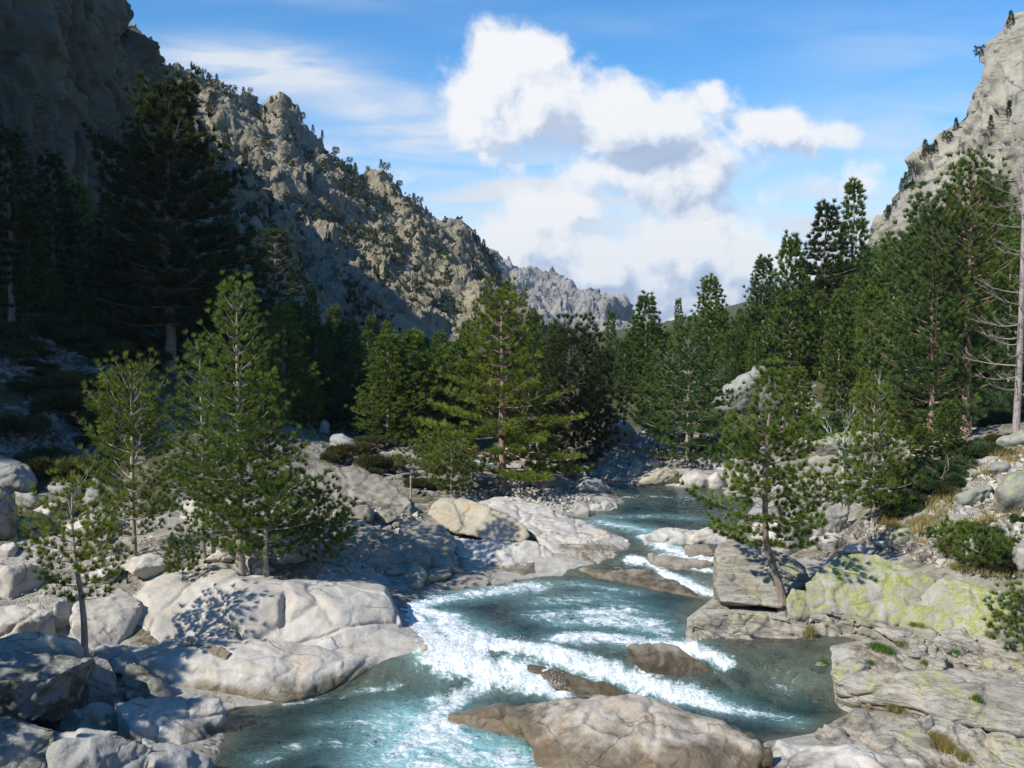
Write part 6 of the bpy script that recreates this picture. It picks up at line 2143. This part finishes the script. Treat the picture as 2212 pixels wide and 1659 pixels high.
add('grass', mesh_np('grass', np.concatenate(VV), np.concatenate(FF), False, [M['grass']]), kind='stuff', label='straw-coloured grass between the stones of the right bank', category='grass')

# ================================================================ the road above the rubble bank
pts = []
for px, py in ((1330, 932), (1400, 930), (1480, 932), (1600, 936), (1720, 940), (1900, 938), (1990, 938), (2050, 936)):
    pts.append(foot(px, py))
pts = smooth_poly(pts, 60)
pts[:, 2] = np.convolve(np.pad(pts[:, 2], 8, mode='edge'), np.ones(17) / 17, 'valid')
tg = np.gradient(pts[:, :2], axis=0)
tg /= np.linalg.norm(tg, axis=1)[:, None]
nn = np.stack([-tg[:, 1], tg[:, 0]], 1)
sec = [(-0.1, -0.9), (0.0, 0.10), (0.12, 0.14), (3.4, 0.18), (3.5, -0.6)]
RV = np.stack([np.stack([pts[:, 0] + nn[:, 0] * a, pts[:, 1] + nn[:, 1] * a, pts[:, 2] + b], 1) for a, b in sec], 1)
add('road', mesh_np('road', RV.reshape(-1, 3), grid_faces(60, len(sec)), False, [M['asphalt']]), kind='structure', label='narrow grey road running behind the rubble bank')

# ================================================================ pines far up on the mountainsides
def tiny_pine(seed, flat=False):
    r_ = np.random.RandomState(seed)
    C, A = [], []
    for i in range(9 if flat else 12):
        t = i / 11.0
        z = 0.35 + 0.65 * t if flat else 0.12 + 0.88 * t
        rr = (0.32 * (1 - (t - .4) ** 2 * 1.4)) if flat else 0.24 * (1 - t) + 0.03
        for k in range(8):
            a = r_.uniform(0, 6.28)
            q = rr * r_.uniform(.3, 1)
            C.append((math.cos(a) * q, math.sin(a) * q, z + r_.uniform(-.03, .03)))
            A.append((math.cos(a) * .8, math.sin(a) * .8, .4))
    v, f = blades(np.array(C), np.array(A), 6, .14, .045, r_, .8)
    tv, tf = tubes([np.array([[0, 0, -.1], [0.01, 0, .5], [0, 0, .95]])], [np.array([.03, .02, .006])], 5)
    return mesh_np('crown', v, f, False, [M['needle_dark']]), mesh_np('trunk', tv, tf, True, [M['bark']])


TP = [tiny_pine(i, i % 2 == 0) for i in range(4)]


def mt_pine(p, h, label, group, k):
    r = empty('pine_tree', tuple(p), label=label, category='pine', group=group)
    r.scale = (h, h, h)
    r.rotation_euler[2] = k * 1.7
    cr, tk = TP[k % 4]
    add('crown', cr, r)
    add('trunk', tk, r)


rng = np.random.RandomState(77)
nvL = 460
# on the far mountainside: hundreds of specks, one mass
NV, NFc, TVm, TFm, on, ot = [], [], [], [], 0, 0
for i in range(150):
    if i < 46:
        u, v, h = int(70 + (i / 46.0) * 740 + rng.uniform(-8, 8)), nvL - 1 - int(abs(rng.normal(0, 7))), rng.uniform(2.0, 4.2)
    else:
        u, v, h = int(rng.uniform(60, 840)), int(nvL * rng.uniform(0.25, 0.97)), rng.uniform(2.5, 5.0)
    p = S_LEFT[u, v] - np.array([0, 0, .4])
    cr, tk = TP[i % 4]
    for me_, VL, FL_, kk in ((cr, NV, NFc, 3), (tk, TVm, TFm, 4)):
        co = np.empty(len(me_.vertices) * 3, np.float32)
        me_.vertices.foreach_get('co', co)
        ix = np.empty(len(me_.loops), np.int32)
        me_.loops.foreach_get('vertex_index', ix)
        VL.append(co.reshape(-1, 3) * h + p)
        o_ = on if kk == 3 else ot
        FL_.append(ix.reshape(-1, kk) + o_)
        if kk == 3:
            on += len(me_.vertices)
        else:
            ot += len(me_.vertices)
st = empty('distant_pines', label='distant dark pines dotted over the spiky left mountainside', category='pines', kind='stuff')
add('crowns', mesh_np('crowns', np.concatenate(NV), np.concatenate(NFc), False, [M['needle_dark']]), st)
add('trunks', mesh_np('trunks', np.concatenate(TVm), np.concatenate(TFm), True, [M['bark']]), st)
# along the right cliff edge
for i, (px, py) in enumerate([(2143, 60), (2183, 46), (2116, 118), (2065, 270), (2045, 300), (2020, 318), (2008, 322), (1998, 330), (1978, 350), (1968, 372), (1975, 360), (1956, 395), (1925, 455), (1918, 468), (1935, 440), (2140, 270), (2128, 290), (2180, 240), (2010, 330), (1948, 402)]):
    best = None
    d = ray(px, py + 8)
    ok, loc, nrm, idx, ob, mt = SC.ray_cast(dg, Vector((0, 0, CAM_Z)), Vector(d).normalized())
    if ok and loc.y > 100:
        mt_pine(np.array(loc) - np.array([0, 0, .5]), rng.uniform(2.2, 3.6), 'small dark pine clinging to the edge of the pale right cliff', 'small pines on the edge of the pale right cliff', i)
# low scrub over the mountainside, too much to count
Q, A = [], []
for i in range(3000):
    u = int(rng.uniform(20, 880))
    v = int(nvL * rng.uniform(0.02, 0.985))
    p = S_LEFT[u, v]
    if perlin(p[None] / 22.0, 4)[0] < 0.0:
        continue
    h = 0.7 * 3.2 ** rng.uniform()
    for k in range(7):
        Q.append(p + np.array([rng.normal(0, .35), rng.normal(0, .35), abs(rng.normal(0, .45))]) * h)
        A.append((rng.normal(0, .6), rng.normal(0, .6), .8))
v, f = blades(np.array(Q), np.array(A), 5, .9, .42, rng, .8)
add('scrub', mesh_np('scrub', v, f, False, [M['needle_dark']]), kind='stuff', label='dark scrub dotted over the spiky left mountainside', category='scrub')

# ================================================================ spray over the rapids
rs_ = np.random.RandomState(4)
SP = [([(905, 1380), (940, 1405), (985, 1418)], .45, .45, 1500), ([(985, 1400), (1060, 1388)], .25, .3, 500), ([(1075, 1390), (1250, 1434), (1400, 1482), (1560, 1528)], .22, .20, 1500),
      ([(1000, 1408), (1100, 1470), (1210, 1492)], .25, .25, 1300), ([(1436, 1245), (1545, 1287)], .2, .2, 500), ([(1395, 1162), (1480, 1196), (1545, 1202)], .25, .2, 500), ([(1240, 1378), (1480, 1394)], .3, .12, 500), ([(950, 1525), (1030, 1490)], .25, .2, 400), ([(1492, 1398), (1565, 1430)], .15, .2, 200)]
C = []
for pts, hw, hh, n in SP:
    L_ = line_px(pts)
    t = rs_.uniform(0, len(L_) - 1.001, n)
    i0 = t.astype(int)
    q = L_[i0] + (L_[i0 + 1] - L_[i0]) * (t - i0)[:, None] + rs_.normal(0, hw * .5, (n, 2))
    zz = zw(q[:, 0], q[:, 1]) + 0.08 + np.abs(rs_.normal(0, hh * .5, n)) * (0.5 + 0.8 * np.clip(fbm(np.stack([q[:, 0], q[:, 1], 0 * zw(q[:, 0], q[:, 1])], 1) * 1.6, 2, seed=2) + .3, 0, 1))
    C.append(np.column_stack([q, zz]))
C = np.concatenate(C)
T4 = np.array([[1, 1, 1], [1, -1, -1], [-1, 1, -1], [-1, -1, 1]]) / 1.732
sz = 0.006 * 3.2 ** rs_.uniform(size=len(C))
W = np.einsum('nij,vj->nvi', rotz(len(C), rs_, 2.0), T4) * sz[:, None, None] + C[:, None, :]
FT = np.array([[0, 1, 2], [0, 3, 1], [0, 2, 3], [1, 3, 2]])
add('spray', mesh_np('spray', W.reshape(-1, 3), (FT[None] + (np.arange(len(C)) * 4)[:, None, None]).reshape(-1, 3), True, [M['spray']]), kind='stuff', label='white droplets flying over the rapids', category='spray')

# ================================================================ the air
hz = bpy.data.materials.new('haze')
hz.use_nodes = True
hz.node_tree.nodes.clear()
hk = N(hz.node_tree)
ho = hk.new('ShaderNodeOutputMaterial')
pv = hk.new('ShaderNodeVolumePrincipled')
pv.inputs['Color'].default_value = (0.62, 0.78, 1.0, 1)
pv.inputs['Density'].default_value = 0.00013
pv.inputs['Anisotropy'].default_value = 0.2
hk.link(pv.outputs[0], ho.inputs['Volume'])
bm = bmesh.new()
bmesh.ops.create_cube(bm, size=1.0)
for vtx in bm.verts:
    vtx.co.x *= 5000
    vtx.co.y *= 5000
    vtx.co.z = 190.0 if vtx.co.z > 0 else -60.0
me = bpy.data.meshes.new('haze')
bm.to_mesh(me)
bm.free()
me.materials.append(hz)
add('haze', me, kind='stuff', label='thin blue air filling the valley', category='haze')

# ================================================================ labels that single out the repeats
MARKS = [(515, 900, 'the tallest left pine'), (290, 1020, 'the second left pine'), (170, 1230, 'the smallest left pine'), (1090, 850, 'the centre pine'), (368, 500, 'the huge old pine'),
         (1670, 1100, 'the leaning pine'), (1840, 1255, 'the yellow lichen boulder'), (2010, 700, 'the massive right pine'), (2195, 700, 'the dead grey tree'), (1590, 850, 'the split grey boulder'),
         (1487, 860, 'the low tiered pine'), (1822, 950, 'the birch'), (2190, 1065, 'the lichen spotted boulder'), (560, 1310, 'the big pale outcrop'), (1030, 1120, 'the golden boulder'),
         (600, 240, 'the spire on the ridge'), (985, 480, 'the last crag of the ridge'), (1785, 480, 'the flat tiered pine'), (100, 1480, 'the large mossy block'), (1500, 1045, 'the rounded white boulder'),
         (598, 650, 'the tiered old pine'), (770, 1045, 'the layered tan outcrop'), (2050, 1500, 'the long grey slab'), (2080, 600, 'the bare trunked pine'), (0, 1100, 'the huge mossy boulder'),
         (1395, 750, 'the pale branched pine'), (330, 150, 'the cliff edge'), (820, 780, 'the mid-left lit pines')]
ORD = ['nearest', 'second', 'third', 'fourth', 'fifth', 'sixth', 'seventh', 'eighth', 'ninth', 'tenth', 'eleventh', 'twelfth', 'thirteenth', 'fourteenth', 'fifteenth', 'sixteenth', 'seventeenth', 'eighteenth', 'nineteenth', 'twentieth']
SHORT = {'pines of the sunlit right forest': 'green pine', 'pines of the shaded left forest': 'dark pine', 'tiny pines on the crest of the left mountainside': 'tiny crest pine',
         'tiny pines on the face of the left mountainside': 'tiny mountainside pine', 'small pines on the edge of the pale right cliff': 'small cliff pine'}
bpy.context.view_layer.update()
byl = {}
for o in SC.objects:
    if o.parent is None and o.get('category') and o.get('group'):
        byl.setdefault((o['group'], o['label']), []).append(o)
jobs = {}
for (g, l), objs in byl.items():
    if len(objs) < 2:
        continue
    for o in objs:
        x, y, z = o.location
        if o['category'] == 'pine':
            z += 0.5 * (13 * o.scale[2] if o.scale[2] < 2.0 else o.scale[2])
        c_y = y * _c - (z - CAM_Z) * _s
        px = 1106 + F * x / max(c_y, 1)
        py = 829.5 - F * ((z - CAM_Z) * _c + y * _s) / max(c_y, 1)
        dist = [math.hypot(px - a, (py - b) * 1.3) for a, b, n in MARKS]
        k = int(np.argmin(dist))
        dx, dy = px - MARKS[k][0], py - MARKS[k][1]
        side = ('right of' if dx > 0 else 'left of') if abs(dx) > abs(dy) else ('below' if dy > 0 else 'above')
        short = SHORT.get(g)
        if short is None:
            short = ' '.join(l.split(' ')[:3])
            for w in (' in', ' on', ' of', ' at', ' between', ' along', ' among', ' the'):
                if short.endswith(w):
                    short = short[:-len(w)]
        jobs.setdefault((short, MARKS[k][2], side), []).append((dist[k], o))
for (short, mk_, side), lst in jobs.items():
    lst.sort(key=lambda t: t[0])
    for i, (d_, o) in enumerate(lst):
        w = ORD[i] if i < len(ORD) else '%dth' % (i + 1)
        o['label'] = '%s, %s%s of its kind %s %s' % (short, w, '' if i == 0 else ' nearest', side, mk_)
